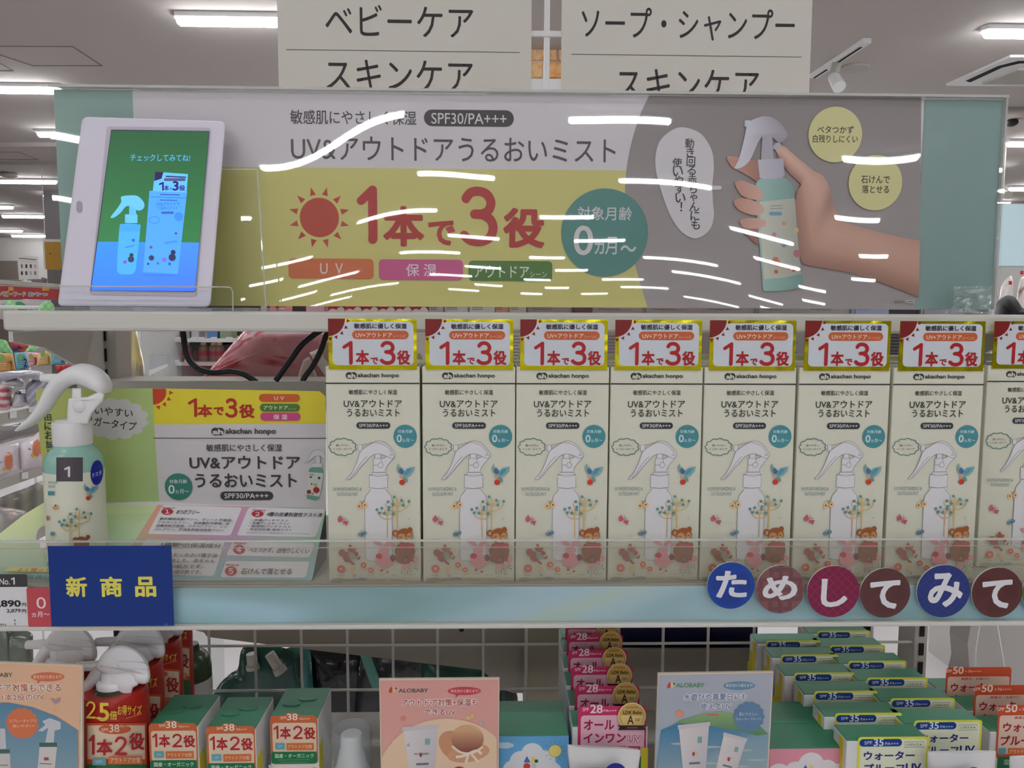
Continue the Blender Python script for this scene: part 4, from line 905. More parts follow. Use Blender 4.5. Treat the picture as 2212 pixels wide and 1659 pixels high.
ahlogo(cv, 458, 923.5, 485, 940.5, (488, 925, 596, 940.5), (58, 54, 56), (206, 202, 204)); cv.line([(334, 946.3), (704, 946.8)], 1.6, (70, 66, 66))
cv.T('敏感肌にやさしく保湿', 447, 959, 609, 975, (66, 62, 64), b=.012); cv.T('UV&アウトドア', 411, 984, 648, 1013, (60, 56, 58), b=.02); cv.T('うるおいミスト', 423, 1022, 641, 1053, (60, 56, 58), b=.02)
cv.rect(477, 1061, 590, 1080, (66, 62, 64), 9.5); cv.T('SPF30/PA+++', 486, 1065, 580, 1076, (226, 224, 224), b=.008)
cv.ell(386.5, 1051, 29.5, (56, 126, 112), n=40); cv.T('対象月齢', 367, 1035, 405, 1044, (214, 226, 222), b=.008); cv.T('0', 365, 1047, 378, 1066, (220, 228, 226), b=.01); cv.T('ヵ月〜', 380, 1056, 409, 1066, (220, 228, 226), b=.008)
# little printed bottle at the right end
LN = (150, 150, 152)
cv.poly([(668, 1010), (676, 1008), (694, 1008), (698, 1014), (698, 1030), (689, 1078), (680, 1081), (663, 1077), (661, 1068), (666, 1030)], (206, 212, 202)); cv.poly([(668, 1012), (676, 1009), (694, 1009), (698, 1015), (698, 1022), (667, 1020)], (104, 160, 140)); cv.poly([(661.5, 1068), (690, 1073), (688.5, 1078), (680, 1081), (663, 1077)], (104, 160, 140))
cv.rect(675, 1000, 696, 1009, (214, 212, 214)); cv.line([(675, 1000), (696, 1000), (696, 1009), (675, 1009)], .8, LN, closed=True); cv.rect(682, 985, 692, 1000, (212, 210, 212)); cv.line([(682, 1000), (682, 985), (692, 984), (692, 1000)], .8, LN)
hd = [(704, 985), (700, 975), (690, 971), (678, 973), (670, 983), (665, 994), (658, 1000), (662, 1000), (672, 993), (680, 985), (690, 984), (698, 990), (704, 990)]; cv.poly(hd, (212, 210, 212)); cv.line(hd, .8, LN, closed=True)
for x, y, r, c in ((668, 1062, 5, (150, 50, 44)), (684, 1058, 7, (160, 40, 38)), (682, 1047, 4, (200, 170, 120)), (690, 1032, 3, (80, 80, 90)), (672, 1030, 2.5, (90, 80, 90)), (674, 1045, 2, (110, 60, 60)), (676, 1066, 3, (200, 140, 120))): cv.ell(x, y, r, c, n=10)
cv.line([(669, 1024), (680, 1025)], 1.5, (110, 120, 120)); cv.line([(669, 1028), (676, 1029)], 1.2, (110, 120, 120))
cv.build('backboard_print', M_COAT, TD)
# sloping base, with a real hole
HC = (157, 1162); hole = [(HC[0]+79*math.cos(6.2832*k/36), HC[1]+50*math.sin(6.2832*k/36)) for k in range(36)]
cv = Cv(f=fS, n=nS, g=1.0, eps=3e-5)
base = [(94, 1086), (344, 1083), (704, 1099), (674, 1254), (340, 1254), (-60, 1250), (-40, 1190), (0, 1152), (50, 1113)]
def slope_col(x, y):
    c = lerp((232, 236, 176), (178, 214, 170), max(0, min(1, (x-20)/300))); return lerp(c, (176, 206, 192), max(0, min(1, (y-1130)/110)))
cv.poly(base, [slope_col(*p) for p in base+hole], holes=[hole])
pk = [(344, 1084), (704, 1099), (674, 1266), (240, 1262), (297, 1166)]
def pink(x, y):
    t = (x-300)/400; u = (y-1085)/180; c = lerp((236, 176, 130), (214, 140, 186), max(0, min(1, t*1.8+.1))); c = lerp(c, (176, 206, 168), max(0, min(1, (t-.45)*2.2))); return lerp(c, (150, 190, 196), max(0, min(1, u*1.5-.3)))
m = 8
def ql(q, u, v): return lerp(lerp(q[0], q[1], u), lerp(q[3], q[2], u), v)
Q = [(344, 1084.5), (703.5, 1099), (674, 1254), (240, 1251)]; pts = []; cs = []; Fc = []
for j in range(m+1):
    for i in range(m+1): p = ql(Q, i/m, j/m); pts.append(p); cs.append(pink(*p))
for j in range(m):
    for i in range(m): a = j*(m+1)+i; Fc.append((a, a+m+1, a+m+2, a+1))
cv.put(pts, Fc, cs)
PP = [[(351, 1091), (523, 1096), (498, 1156.5), (319, 1153)], [(537, 1096), (702, 1099.5), (682, 1160), (511.5, 1156.5)], [(313, 1165), (486, 1168.5), (462, 1244), (278, 1242)], [(503, 1170), (680, 1173.5), (668.5, 1204), (488, 1200)], [(488, 1212), (668.5, 1213), (660, 1248), (476, 1247)]]
for q in PP: cv.poly(rquad(q, 6), (226, 224, 228))
cv.k += 1
TX = (72, 66, 70)
def st(q, s, u0, v0, u1, v1, c=TX, b=.0): cv.T(s, 0, 0, 0, 0, c, b=b, q=[ql(q, u0, v0), ql(q, u1, v0), ql(q, u1, v1), ql(q, u0, v1)])
for q, n, u0, v0, (s, e) in ((PP[0], '１', .10, .22, ('8つのフリー', .50)), (PP[1], '２', .15, .22, ('4種の皮膚刺激性テスト済', .99)), (PP[3], '４', .12, .55, ('べたつかず、白残りしにくい', .97)), (PP[4], '５', .10, .62, ('石けんで落とせる', .82))):
    x, y = ql(q, u0, v0); big = q in PP[3:]; cv.ell(x, y, 13, (190, 54, 66), 7 if not big else 10); cv.T(n, x-5, y-(4.5 if not big else 6.5), x+5, y+(4.5 if not big else 6.5), (236, 226, 228), b=.03)
    cv.T('POINT', 0, 0, 0, 0, (200, 70, 80), b=.02, q=[(x-10, y-(10 if not big else 16)), (x+18, y-(9 if not big else 15)), (x+17, y-(6 if not big else 10.5)), (x-11, y-(7 if not big else 11.5))])
    st(q, s, u0+.12, v0-.075 if not big else v0-.19, e, v0+.075 if not big else v0+.19, b=.012)
for i, s in enumerate(('紫外線吸収剤フリー、ディート不使用、', 'アルコールフリー、合成香料不使用、合', '成着色料不使用、パラベンフリー、シリ', 'コンフリー、石油系界面活性剤フリー')): st(PP[0], s, .05, .42+.12*i, .95-.02*i, .51+.12*i, b=.01)
for i, s in enumerate(('・皮膚パッチテスト', '・皮膚アレルギーテスト', '・敏感肌パッチテスト', '・乳幼児対象 使用テスト')): st(PP[1], s, .10, .40+.11*i, .58+.03*i, .48+.11*i, b=.01)
st(PP[1], '※全ての方にアレルギーや皮膚刺激が起こらないわけではありません', .10, .87, .92, .92)
st(PP[2], '5種類*の保湿成分', .22, .08, .97, .2, b=.012)
for i, s in enumerate(('セラミド・ホホバ種子油', 'など配合した、赤ちゃん', 'のための処方です。', '入っている成分数です。')): st(PP[2], s, .22, .36+.16*i, .96-(.12 if i > 1 else 0), .47+.16*i, b=.01)
cv.poly([(20, 1224), (250, 1228), (250, 1238), (10, 1234)], (236, 228, 150)); cv.T('よく振ってから', 0, 0, 0, 0, (220, 130, 60), b=.02, q=[(40, 1226), (140, 1228), (136, 1236), (36, 1234)]); cv.T('使用後は元に', 0, 0, 0, 0, (90, 150, 170), b=.02, q=[(40, 1240), (150, 1243), (146, 1253), (36, 1250)])
cv.build('sloping_base', M_COAT, TD)
# dark pocket under the hole, side wedge
mb = MB(); mb.prism([pb, Vector((pb.x, YD, ZD)), Vector((pc.x+(fS(674, 1254)-pc).x, .487, ZD)), fS(674, 1254)], (-.001, 0, 0)); mb.build('side_panel', mat('navy_card', (44, 58, 74), rough=.6), TD)
# tester bottle
YT = .5035; rB = 59.5/F*YT*.985
cB = at(162, 1050, YT); bx = cB.x
zz = lambda y: at(162, y, YT-rB*.9).z
TB2 = thing('tester_bottle', 'cream and mint trigger bottle with number one label standing in the display', 'bottle', (bx, YT, ZD))
c0 = (bx, YT, 0)
M_MINT = mat('mint_plastic', (150, 196, 182), rough=.25)
MB().lathe(c0, [(rB*.9, ZD), (rB, ZD+.002), (rB, zz(1021)), (rB*.985, zz(1005)), (rB*.93, zz(993)), (rB*.8, zz(981)), (rB*.66, zz(973)), (rB*.64, zz(966))], n=40).build('bottle_body', M_MINT, TB2, smooth=True, auto=50)
def cyl(x, y, o=0.0):
    r = rB+.0001+o; d = ray(x, y); ox, oy = EYE.x-bx, EYE.y-YT; a = d.x*d.x+d.y*d.y; b = 2*(ox*d.x+oy*d.y); c = ox*ox+oy*oy-r*r
    dis = b*b-4*a*c
    if dis < 0: t = -b/(2*a); p = EYE+d*t; v = Vector((p.x-bx, p.y-YT, 0)).normalized()*r; return Vector((bx+v.x, YT+v.y, p.z))
    return EYE+d*((-b-math.sqrt(dis))/(2*a))
# wrap label: full sleeve below the shoulder, then its print
zl_ = zz(1024); MB().lathe(c0, [(rB+.0001, ZD+.012), (rB+.0001, zl_)], n=48).build('label_sleeve', mat('cream_label', (226, 228, 208), rough=.35), TB2, smooth=True, auto=50)
cv = Cv(f=cyl, n=Vector((0, -1, 0)), g=1.0, off=.00012, eps=5e-5)
def gridp(x0, y0, x1, y1, col, nx=10, fn=None):
    pts = []; Fc = []
    for j in (0, 1):
        for i in range(nx+1): pts.append((x0+(x1-x0)*i/nx, (y0, y1)[j]))
    for i in range(nx): Fc.append((i, nx+1+i, nx+2+i, i+1))
    cv.put(pts, Fc, col)
cv.rect(121, 986.5, 180, 1040, (84, 78, 84), 6) if 0 else cv.grid(121.5, 988, 179, 1040, 8, 2, lambda x, y: (84, 78, 84))
_one(cv, 138.5, 1007, 151.5, 1031, 5, (226, 224, 226)); cv.line([(176, 1001), (166, 1003)], .8, (60, 54, 60))
cv.ell(209.5, 1021, 13.6, (10, 30, 150), 27, 4, 28); cv.T('テスタ', 0, 0, 0, 0, (214, 220, 236), b=.012, q=[(198.5, 1023), (219, 1015), (219.5, 1025), (199, 1033)])
for y, x1 in ((1042, 122), (1051, 118)): cv.grid(104, y-2, x1, y+2, 6, 1, lambda x, y: (160, 186, 186))
cv.grid(103.5, 1061, 117, 1070, 6, 1, lambda x, y: (84, 150, 160))
bird(cv, 190-868, 1060-1022, .82)
cv.ell(119.5, 1097, 6.5, (222, 160, 104), 4); cv.ell(119.5, 1092, 2, (110, 80, 70)); cv.ell(113, 1153, 5, (92, 150, 154), 4.5); cv.ell(102.5, 1119, 2.5, (196, 100, 110), 6)
tree(cv, 170-857.6+1, 1102-1074-1); cv.ell(176, 1174, 17, (150, 92, 62), 15); cv.ell(163, 1166, 6, (150, 92, 62)); cv.ell(190, 1160, 5, (150, 92, 62))
cv.build('label_print', M_COAT, TB2)
MB().lathe(c0, [(rB*.655, zz(968)), (rB*.665, zz(965)), (rB*.66, zz(921)), (rB*.63, zz(917.5)), (rB*.55, zz(917)), (rB*.55, zz(914.5)), (rB*.52, zz(913))], n=40).build('screw_collar', M_WHITE, TB2, smooth=True, auto=40)
M_WHT = mat('trigger_plastic', (232, 232, 231), rough=.35)
fY = facing(YT)
def solid(name, pts, w, m, parent, sm=0, f=fY, bevel=.002):
    """thick moulded plate with rounded rims, outline in photo pixels on the plane f"""
    if sm: pts = cat_rom(pts, sm)
    n = len(pts); area = sum(pts[i-1][0]*pts[i][1]-pts[i][0]*pts[i-1][1] for i in range(n)); sg = 1 if area > 0 else -1
    px = (f(101, 900)-f(100, 900)).length; nr = []
    for i in range(n):
        a, b, c = Vector(pts[i-1]), Vector(pts[i]), Vector(pts[(i+1) % n]); e1 = (b-a); e2 = (c-b); e1 = e1.normalized() if e1.length > 1e-6 else e2.normalized(); e2 = e2.normalized() if e2.length > 1e-6 else e1
        t = (e1+e2); t = t.normalized() if t.length > .2 else e1; nr.append(Vector((-t.y, t.x))*sg)
    d = bevel/px; V = []; Fc = []; steps = [(0, 1), (.13, .5), (.5, .13), (1, 0)]
    rings = [(q[0], -w/2+bevel*q[1]) for q in reversed(steps)]+[(q[0], w/2-bevel*q[1]) for q in steps]
    for ins, h in rings:
        for p, k in zip(pts, nr): V.append(f(p[0]+k.x*d*ins, p[1]+k.y*d*ins, h))
    R = len(rings)
    for r in range(R-1):
        for i in range(n): Fc.append((r*n+i, r*n+(i+1) % n, (r+1)*n+(i+1) % n, (r+1)*n+i))
    T = tessellate_polygon([[Vector((p[0], -p[1], 0)) for p in pts]])
    Fc += [tuple((R-1)*n+i for i in t) for t in T]+[tuple(reversed(t)) for t in T]
    return newmesh(name, V, Fc, m, parent, smooth=True, auto=50)
# pump housing
solid('pump_housing', [(148, 861), (170, 859), (190, 857), (205, 850), (219, 847), (226, 853), (223, 866), (212, 878), (201, 891), (194, 904), (191, 917), (144, 917), (145, 890)], .017, M_WHT, TB2, bevel=.0022)
solid('pump_stem', [(155, 838), (177, 838), (177, 864), (155, 864)], .009, M_WHT, TB2, bevel=.002)
MB().ell(at(172, 878, YT-.008), (.0042, .003, .0042)).build('pump_button', M_WHT, TB2, smooth=True)
# trigger lever: one tapering curved shell from head to tip
path = [(228, 850), (224, 838), (212, 824), (195, 813), (178, 808), (160, 811), (143, 818), (126, 832), (112, 851), (100, 873), (86, 893), (68, 910), (50, 922), (36, 930)]
hw = [7, 15, 22, 24, 23, 20, 17.5, 16, 14, 12.5, 11, 9, 6.5, 2.5]
wd_ = [.006, .0085, .009, .009, .009, .009, .009, .0088, .0082, .0076, .007, .006, .0046, .002]
cp = cat_rom([(*p, h, w) for p, h, w in zip(path, hw, wd_)], 3, False)
mb = MB(); mb.tube([fY(p[0], p[1], 0) for p in cp], [(p[2]/F*YT, p[3]) for p in cp], n=18, flat=Vector((0, 1, 0))); mb.build('trigger_lever', M_WHT, TB2, smooth=True, auto=60)
pN, qN = at(90, 816, YT), at(128, 818, YT); MB().tube([pN, qN], [.0026, .0034], n=16).build('nozzle', M_WHT, TB2, smooth=True, auto=50)
# ================================================================== lower shelf and its goods
ZL = 1.15
p, q = at(-300, 1500, .5), at(2500, 1500, .5)
LS = thing('lower_shelf', 'cream lower shelf carrying the sun care goods', 'shelf', (0, .42, ZL-.02))
MB().box((p.x, .40, ZL-.012), (q.x, YP, ZL)).build('deck', mat('shelf_grey', (176, 172, 164), rough=.45), LS, bevel=.001)
MB().box((p.x, .392, ZL-.03), (q.x, .40, ZL+.002)).build('front_lip', M_STEEL, LS)
M_BOXW = mat('white_carton', (226, 226, 224), rough=.5); M_GREEN = mat('green_lid_card', (54, 140, 104), rough=.45)
def bx(name, label, grp, xl, xr, yt, Y, d, fn, lid=M_GREEN, body=M_BOXW, g=1.0, lidslot=False, zb=ZL):
    a, b = at(xl, yt, Y), at(xr, yt, Y); z = (a.z+b.z)/2
    t = thing(name, label, 'carton', ((a.x+b.x)/2, Y, zb), grp)
    MB().box((a.x, Y, zb), (b.x, Y+d, z-.0008)).build('carton', body, t, bevel=.0006)
    m = MB(); m.box((a.x+.0003, Y+.0002, z-.0008), (b.x-.0003, Y+d, z)); l = m.build('lid', lid, t, bevel=.0003)
    if lidslot:
        for u in (.42, .72):
            cx, cy = a.x+(b.x-a.x)*(u-.12), Y+d*(.45 if u < .5 else .62); m = MB()
            m.prism([(cx-.0062, cy, z+.00005)]+[(cx-.0062*math.cos(math.pi*k/8), cy-.0026*math.sin(math.pi*k/8)-.0004, z+.0001) for k in range(9)], (0, 0, .0004)); m.build('lid_slot', M_GREEN, l)
    cv = Cv(Y=Y-.0002, g=g); fn(cv); cv.build('front_print', M_PAPER, t); return t
# --- orange "one bottle, two roles" cartons
CRM, ORG_, RDX = (228, 206, 178), (206, 106, 62), (186, 44, 48)
def label38(cv, ox, oy, s=1., wide=103):
    X = lambda x: ox+(x-323)*s; Yv = lambda y: oy+(y-1560)*s
    R = lambda x0, y0, x1, y1, c, r=0: cv.rect(X(x0), Yv(y0), X(x1), Yv(y1), c, r*s)
    TT = lambda t, x0, y0, x1, y1, c, b=0.: cv.T(t, X(x0), Yv(y0), X(x1), Yv(y1), c, b)
    R(323, 1560, 426, 1672, ORG_, 9); cv.ell(X(369), Yv(1563), 17*s, ORG_, 7*s); R(327, 1577, 423, 1646, CRM, 6)
    TT('SPF', 343, 1564.5, 357, 1570.5, (240, 224, 206), .01); TT('38', 358, 1557.5, 381, 1573, (244, 232, 220), .015); TT('PA+++', 386, 1567, 408, 1572, (240, 224, 206), .01)
    _one(cv, X(328), Yv(1584), X(339.5), Yv(1614), 4.4*s, RDX); TT('本', 343, 1586, 367, 1614.5, RDX, .035); _two(cv, X(371.5), Yv(1584), X(393.5), Yv(1614), 4.4*s, RDX); TT('役', 396, 1587, 421, 1614.5, RDX, .035)
    R(333, 1622, 354, 1637, (108, 172, 186), 2); TT('UV', 339, 1627, 348, 1632.5, (210, 228, 228)); R(358, 1622, 418, 1638.5, (216, 116, 62), 2); TT('アウトドア対策', 361, 1626, 414, 1635, (240, 222, 200))
    R(325, 1641, 425, 1668, (30, 122, 76), 5); TT('国産・オーガニック', 333, 1645.5, 418, 1655.5, (222, 234, 222), .015); R(340, 1658.6, 410, 1660.2, (96, 156, 118)); R(346, 1663.6, 404, 1665.2, (96, 156, 118))
def f38(cv):
    label38(cv, 323.5, 1560); cv.rect(427.5, 1632, 432, 1700, (226, 218, 60)) if 0 else None
    cv.rect(321, 1668, 328, 1760, (196, 214, 232)); cv.rect(418, 1673, 427, 1780, (228, 216, 66))
b1 = bx('sunscreen_carton', 'white carton with orange label and green lid, nearest the trigger bottles', 'orange label cartons', 320, 427.5, 1567, .485, .041, f38, lidslot=True)
pl = at(427.5, 1567, .485); MB().box((pl.x-.0001, .4855, ZL+.001), (pl.x+.0002, .497, at(427, 1632, .485).z)).build('yellow_stripe', mat('yellow_stripe', (226, 214, 60), rough=.5), b1)
o = at(320, 1567, .485)
for x, y, Y, lb in ((444.5, 1575, .481, 'white carton with orange label and green lid, lower middle one of three'), (582.5, 1552, .4935, 'white carton with orange label and green lid, beside the clear capped pump')):
    c = at(x, y, Y); dup(b1, (c.x-o.x, c.y-o.y, 0), lb)
# --- trigger bottles with red shrink labels
def mkcyl(cx, cy, r):
    def f(x, y, o=0.):
        rr = r+o; d = ray(x, y); a = d.x*d.x+d.y*d.y; b = 2*((EYE.x-cx)*d.x+(EYE.y-cy)*d.y); c = (EYE.x-cx)**2+(EYE.y-cy)**2-rr*rr; dis = b*b-4*a*c
        if dis < 0: p = EYE+d*(-b/(2*a)); v = Vector((p.x-cx, p.y-cy, 0)).normalized()*rr; return Vector((cx+v.x, cy+v.y, p.z))
        return EYE+d*((-b-math.sqrt(dis))/(2*a))
    return f
YA = .49; cA = at(252, 1600, YA); rA = .0205; z_ = lambda y: at(252, y, YA-rA*.8).z
TA = thing('trigger_bottle', 'trigger bottle with big red two point five label, nearest of its row', 'bottle', (cA.x, YA, ZL), 'trigger bottles with red labels')
c0 = (cA.x, YA, 0); M_OLIVE = mat('dark_green_plastic', (58, 74, 50), rough=.25)
MB().lathe(c0, [(rA*.93, ZL), (rA, ZL+.003), (rA, z_(1590)), (rA*.95, z_(1555)), (rA*.8, z_(1530)), (rA*.6, z_(1512)), (rA*.5, z_(1505))], n=36).build('bottle_body', M_OLIVE, TA, smooth=True, auto=60)
M_REDL = mat('red_shrink_label', (182, 34, 26), rough=.3)
MB().lathe(c0, [(rA*1.01, ZL+.004), (rA*1.01, z_(1560)), (rA*.985, z_(1522)), (rA*.93, z_(1512))], n=36).build('shrink_label', M_REDL, TA, smooth=True, auto=60)
cv = Cv(f=mkcyl(cA.x, YA, rA*1.03), n=Vector((0, -1, 0)), off=.00012, eps=7e-5)
W_ = lambda x0, y0, x1, y1, c, n=24: cv.grid(x0, y0, x1, y1, n, 1, lambda x, y: c)
W_(186, 1562, 317, 1660, (208, 92, 48)); W_(189, 1567, 313, 1640, CRM); W_(186, 1651, 317, 1700, (30, 116, 72))
cv.ell(248, 1575, 35, (208, 98, 54), 11); cv.T('SPF', 219, 1573, 234, 1580, (240, 220, 200), .01); cv.T('38', 236, 1565, 258, 1582, (244, 230, 215), .015); cv.T('PA+++', 260, 1566, 278, 1572, (240, 220, 200))
_one(cv, 191, 1588, 204, 1631, 5.5, RDX); cv.T('本', 208, 1597, 243, 1632, RDX, .03); _two(cv, 247, 1591, 275, 1631, 5.5, RDX); cv.T('役', 279, 1583, 312, 1620, RDX, .03)
W_(200, 1638, 229, 1653, (100, 166, 180), 3); cv.T('UV', 207, 1642, 221, 1649, (215, 230, 230)); W_(234, 1634, 307, 1651, (214, 112, 56), 5); cv.T('アウトドア対策', 238, 1636, 303, 1648, (240, 222, 200), .01)
YEL = (236, 208, 78); _two(cv, 185, 1515, 207, 1552, 4, YEL); cv.ell(210.5, 1551, 2.4, YEL); cv.T('5', 213, 1518, 236, 1558, YEL, .02); cv.T('倍', 237, 1535, 253, 1555, YEL, .02); cv.T('お得サイズ', 254, 1523, 306, 1545, YEL, .02); cv.line([(272, 1552), (306, 1542)], 1.4, (220, 140, 90))
cv.build('label_print', M_COAT, TA)
M_TRIG = mat('satin_white_plastic', (236, 236, 238), rough=.22)
MB().lathe(c0, [(.0105, z_(1512)), (.0105, z_(1496)), (.0095, z_(1492)), (.0078, z_(1491)), (.0078, z_(1470))], n=28).build('screw_collar', M_TRIG, TA, smooth=True, auto=40)
fA = facing(YA)
solid('trigger_head', [(208, 1434), (214, 1424), (224, 1410), (240, 1398), (262, 1393), (284, 1397), (304, 1409), (318, 1428), (324, 1448), (325, 1464), (320, 1474), (308, 1478), (290, 1474), (286, 1462), (272, 1455), (256, 1456), (244, 1460), (230, 1456), (216, 1450), (208, 1444)], .0185, M_TRIG, TA, sm=2, f=fA, bevel=.0035)
solid('pump_housing', [(237, 1452), (288, 1452), (300, 1470), (298, 1480), (287, 1486), (284, 1500), (238, 1500)], .016, M_TRIG, TA, f=fA, bevel=.002)
solid('side_rib', [(256, 1428), (306, 1430), (318, 1436), (319, 1446), (300, 1447), (258, 1443)], .0200, M_TRIG, TA, sm=3, f=fA, bevel=.0012)
mb = MB(); mb.tube([fA(x, y, 0) for x, y in ((222, 1440), (208, 1458), (190, 1482), (170, 1506), (154, 1522), (146, 1528))], [(.0046, .006), (.0044, .006), (.0036, .0056), (.003, .005), (.0028, .0045), (.0016, .003)], n=14, flat=Vector((0, 1, 0))); mb.build('trigger_lever', M_TRIG, TA, smooth=True, auto=60)
MB().tube([fA(165, 1440, 0), fA(214, 1438, 0)], [.0030, .0034], n=14).build('nozzle', M_TRIG, TA, smooth=True, auto=50)
for dx, Y, lb in ((-.0065, .528, 'trigger bottle with red label, second of its row, half hidden by the nearest'), (-.0086, .566, 'trigger bottle with red label, third of its row'), (-.0167, .606, 'trigger bottle with red label and olive shoulder, rearmost of its row'), (-.052, .524, 'trigger bottle standing behind the peach poster at left')):
    dup(TA, (dx, Y-YA, 0), lb)
YO = .635; cO = at(416, 1500, YO); t = thing('olive_bottle', 'dark olive bottle with white label right of the rearmost trigger bottle', 'bottle', (cO.x, YO, ZL)); zo = lambda y: at(416, y, YO).z
MB().lathe((cO.x, YO, 0), [(.0155, ZL), (.0160, ZL+.002), (.0160, zo(1440)), (.0150, zo(1422)), (.0120, zo(1411)), (.0070, zo(1404)), (.0060, zo(1390))], n=30).build('bottle_body', M_OLIVE, t, smooth=True, auto=50)
MB().lathe((cO.x, YO, 0), [(.0162, ZL+.003), (.0162, zo(1462))], n=30).build('white_label', M_WHITE, t, smooth=True, auto=50)
# --- pump bottle under a clear cap
YPM = .486; cP = at(759, 1600, YPM); zp = lambda y: at(759, y, YPM).z
t = thing('pump_bottle', 'white pump bottle under a clear dome cap beside the pink poster', 'bottle', (cP.x, YPM, ZL)); c0 = (cP.x, YPM, 0)
MB().lathe(c0, [(.0128, ZL), (.0132, ZL+.002), (.0132, zp(1672)), (.0100, zp(1650)), (.0082, zp(1625)), (.0070, zp(1612)), (.0070, zp(1590)), (.0066, zp(1585))], n=30).build('pump', M_WHITE, t, smooth=True, auto=40)
MB().lathe(c0, [(.0132, zp(1690)), (.0132, zp(1582)), (.0126, zp(1574)), (.0118, zp(1571))], n=34).build('clear_cap', M_FROST, t, smooth=True, auto=50)
# --- posters
def poster(name, label, pts, Y, bg, fn, grp='standing posters', sub=None):
    fP = facing(Y); c = fP((pts[0][0]+pts[1][0])/2, pts[0][1]); t = thing(name, label, 'poster', (c.x, Y, ZL), grp)
    P = [fP(*pts[0]), fP(*pts[1]), Vector((fP(*pts[2]).x, Y, ZL)), Vector((fP(*pts[3]).x, Y, ZL))]
    mb = MB(); mb.prism(P, (0, .0018, 0)); mb.build('board', mat('cream_board', (222, 208, 186), rough=.6), t)
    mb = MB(); k = (P[0]+P[1])/2; mb.prism([Vector((k.x-.01, Y+.0018, k.z-.03)), Vector((k.x-.01, Y+.0018, ZL)), Vector((k.x-.01, Y+.03, ZL))], (.02, 0, 0)); mb.build('strut', M_WHITE, t)
    cv = Cv(Y=Y-.0002, g=1.0)
    bl_, br_ = pts[3], pts[2]; cv.poly([(pts[0][0]+2, pts[0][1]+3), (pts[1][0]-2, pts[1][1]+3), (br_[0]-1, br_[1]), (bl_[0]+2, bl_[1])], [bg, bg, lerp(bg, (235, 200, 170), .3) if sub is None else sub, lerp(bg, (235, 200, 170), .3) if sub is None else sub]); fn(cv); cv.build('print', M_COAT, t); return t
def logo(cv, x, y, col, tx):
    cv.poly([(x-5, y-2), (x, y-8), (x+3, y+1), (x-2, y+6), (x-6, y+4)], (196, 74, 74), sm=2); cv.rect(x+2, y-7, x+8, y+4, (222, 206, 130)); cv.rect(x+7, y-6, x+11, y-2, (60, 90, 70)); cv.T('ALOBABY', *tx, col, b=.03)
def outl(cv, s, x0, y0, x1, y1, c, w=(240, 232, 226)):
    cv.T(s, x0-1.2, y0-1.2, x1+1.2, y1+1.2, w, b=.12); cv.k += 9; cv.T(s, x0, y0, x1, y1, c, b=.015)
def tubepic(cv, q, nm=True):
    cv.poly(q, [(224, 218, 216), (208, 202, 206), (196, 192, 198), (216, 210, 210)]); u = lambda a, b: ql(q, a, b)
    def R(a0, b0, a1, b1, c): cv.poly([u(a0, b0), u(a1, b0), u(a1, b1), u(a0, b1)], c)
    R(-.03, -.02, 1.03, .05, (206, 200, 204)); R(.62, .2, .78, .3, (124, 176, 168)); x, y = u(.5, .46); cv.ell(x-2, y, 3, (180, 60, 70), 5); cv.rect(x+2, y-5, x+6, y, (214, 200, 130)); 
    R(.28, .6, .74, .635, (110, 122, 116)); R(.2, .7, .82, .715, (170, 168, 168)); R(.36, .8, .66, .815, (170, 168, 168))
def fpink(cv):
    logo(cv, 846, 1491, (88, 96, 82), (861, 1487, 925, 1496)); cv.ell(1003, 1492.5, 36, (198, 68, 78), 9.5); cv.poly([(984, 1498), (994, 1500), (984, 1507)], (198, 68, 78)); cv.T('新生児から使えます!', 974, 1489, 1034, 1496, (240, 214, 208), b=.01)
    outl(cv, 'アウトドア対策+保湿も', 868, 1509, 1032, 1525, (190, 76, 76)); outl(cv, 'できるUV', 917, 1531, 984, 1545, (190, 76, 76))
    pts = [(965+152*math.cos(math.radians(a)), 1690-138*math.sin(math.radians(a))) for a in range(8, 173, 6)]; cv.colpoly([(max(824, min(1073, x)), y) for x, y in pts]+[(824, 1700), (1073, 1700)], lambda x, y: (234, 204, 172))
    for x, y, c in ((871, 1552, (226, 132, 116)), (1012, 1550, (224, 196, 130)), (1040, 1562, (190, 178, 190)), (1020, 1546, (230, 190, 110))): cv.burst(x, y, 7, 5, c, .5)
    tubepic(cv, [(871, 1573), (946, 1568), (938, 1700), (890, 1700)]); cv.T('ALOBABY', 895, 1625, 928, 1630, (100, 110, 104), b=.02); cv.poly([(878, 1612), (882, 1604), (886, 1612)], (150, 176, 208))
    cv.ell(985, 1612, 42, (206, 150, 112), 30, 42); cv.ell(1012, 1626, 46, (214, 160, 122), 20, -10)
    n0 = (1010, 1596)
    def hat(x, y): return lerp((222, 178, 136), (142, 82, 66), max(0, min(1, (y-1575)/48)))
    cv.colpoly([(n0[0]+35*math.cos(6.2832*k/30), n0[1]+31*math.sin(6.2832*k/30)) for k in range(30)], hat)
    for k in range(5): cv.line([(n0[0]-6+(30-k*5.5)*math.cos(math.radians(a)), n0[1]-2+(26-k*4.6)*math.sin(math.radians(a))) for a in range(175, 366, 12)], .8, (196, 148, 110))
    cv.k += 1; cv.line([(977, 1610), (995, 1624), (1020, 1626), (1043, 1612)], 5, (238, 220, 196), 3); cv.line([(1014, 1626), (1000, 1632), (985, 1634)], 6, (240, 224, 202), 3); cv.line([(1014, 1626), (1030, 1620), (1040, 1628)], 6, (240, 224, 202), 3); cv.line([(1012, 1627), (1006, 1648)], 5, (240, 224, 202)); cv.line([(1018, 1627), (1034, 1646)], 5, (240, 224, 202)); cv.ell(992, 1664, 14, (186, 52, 50), 10)
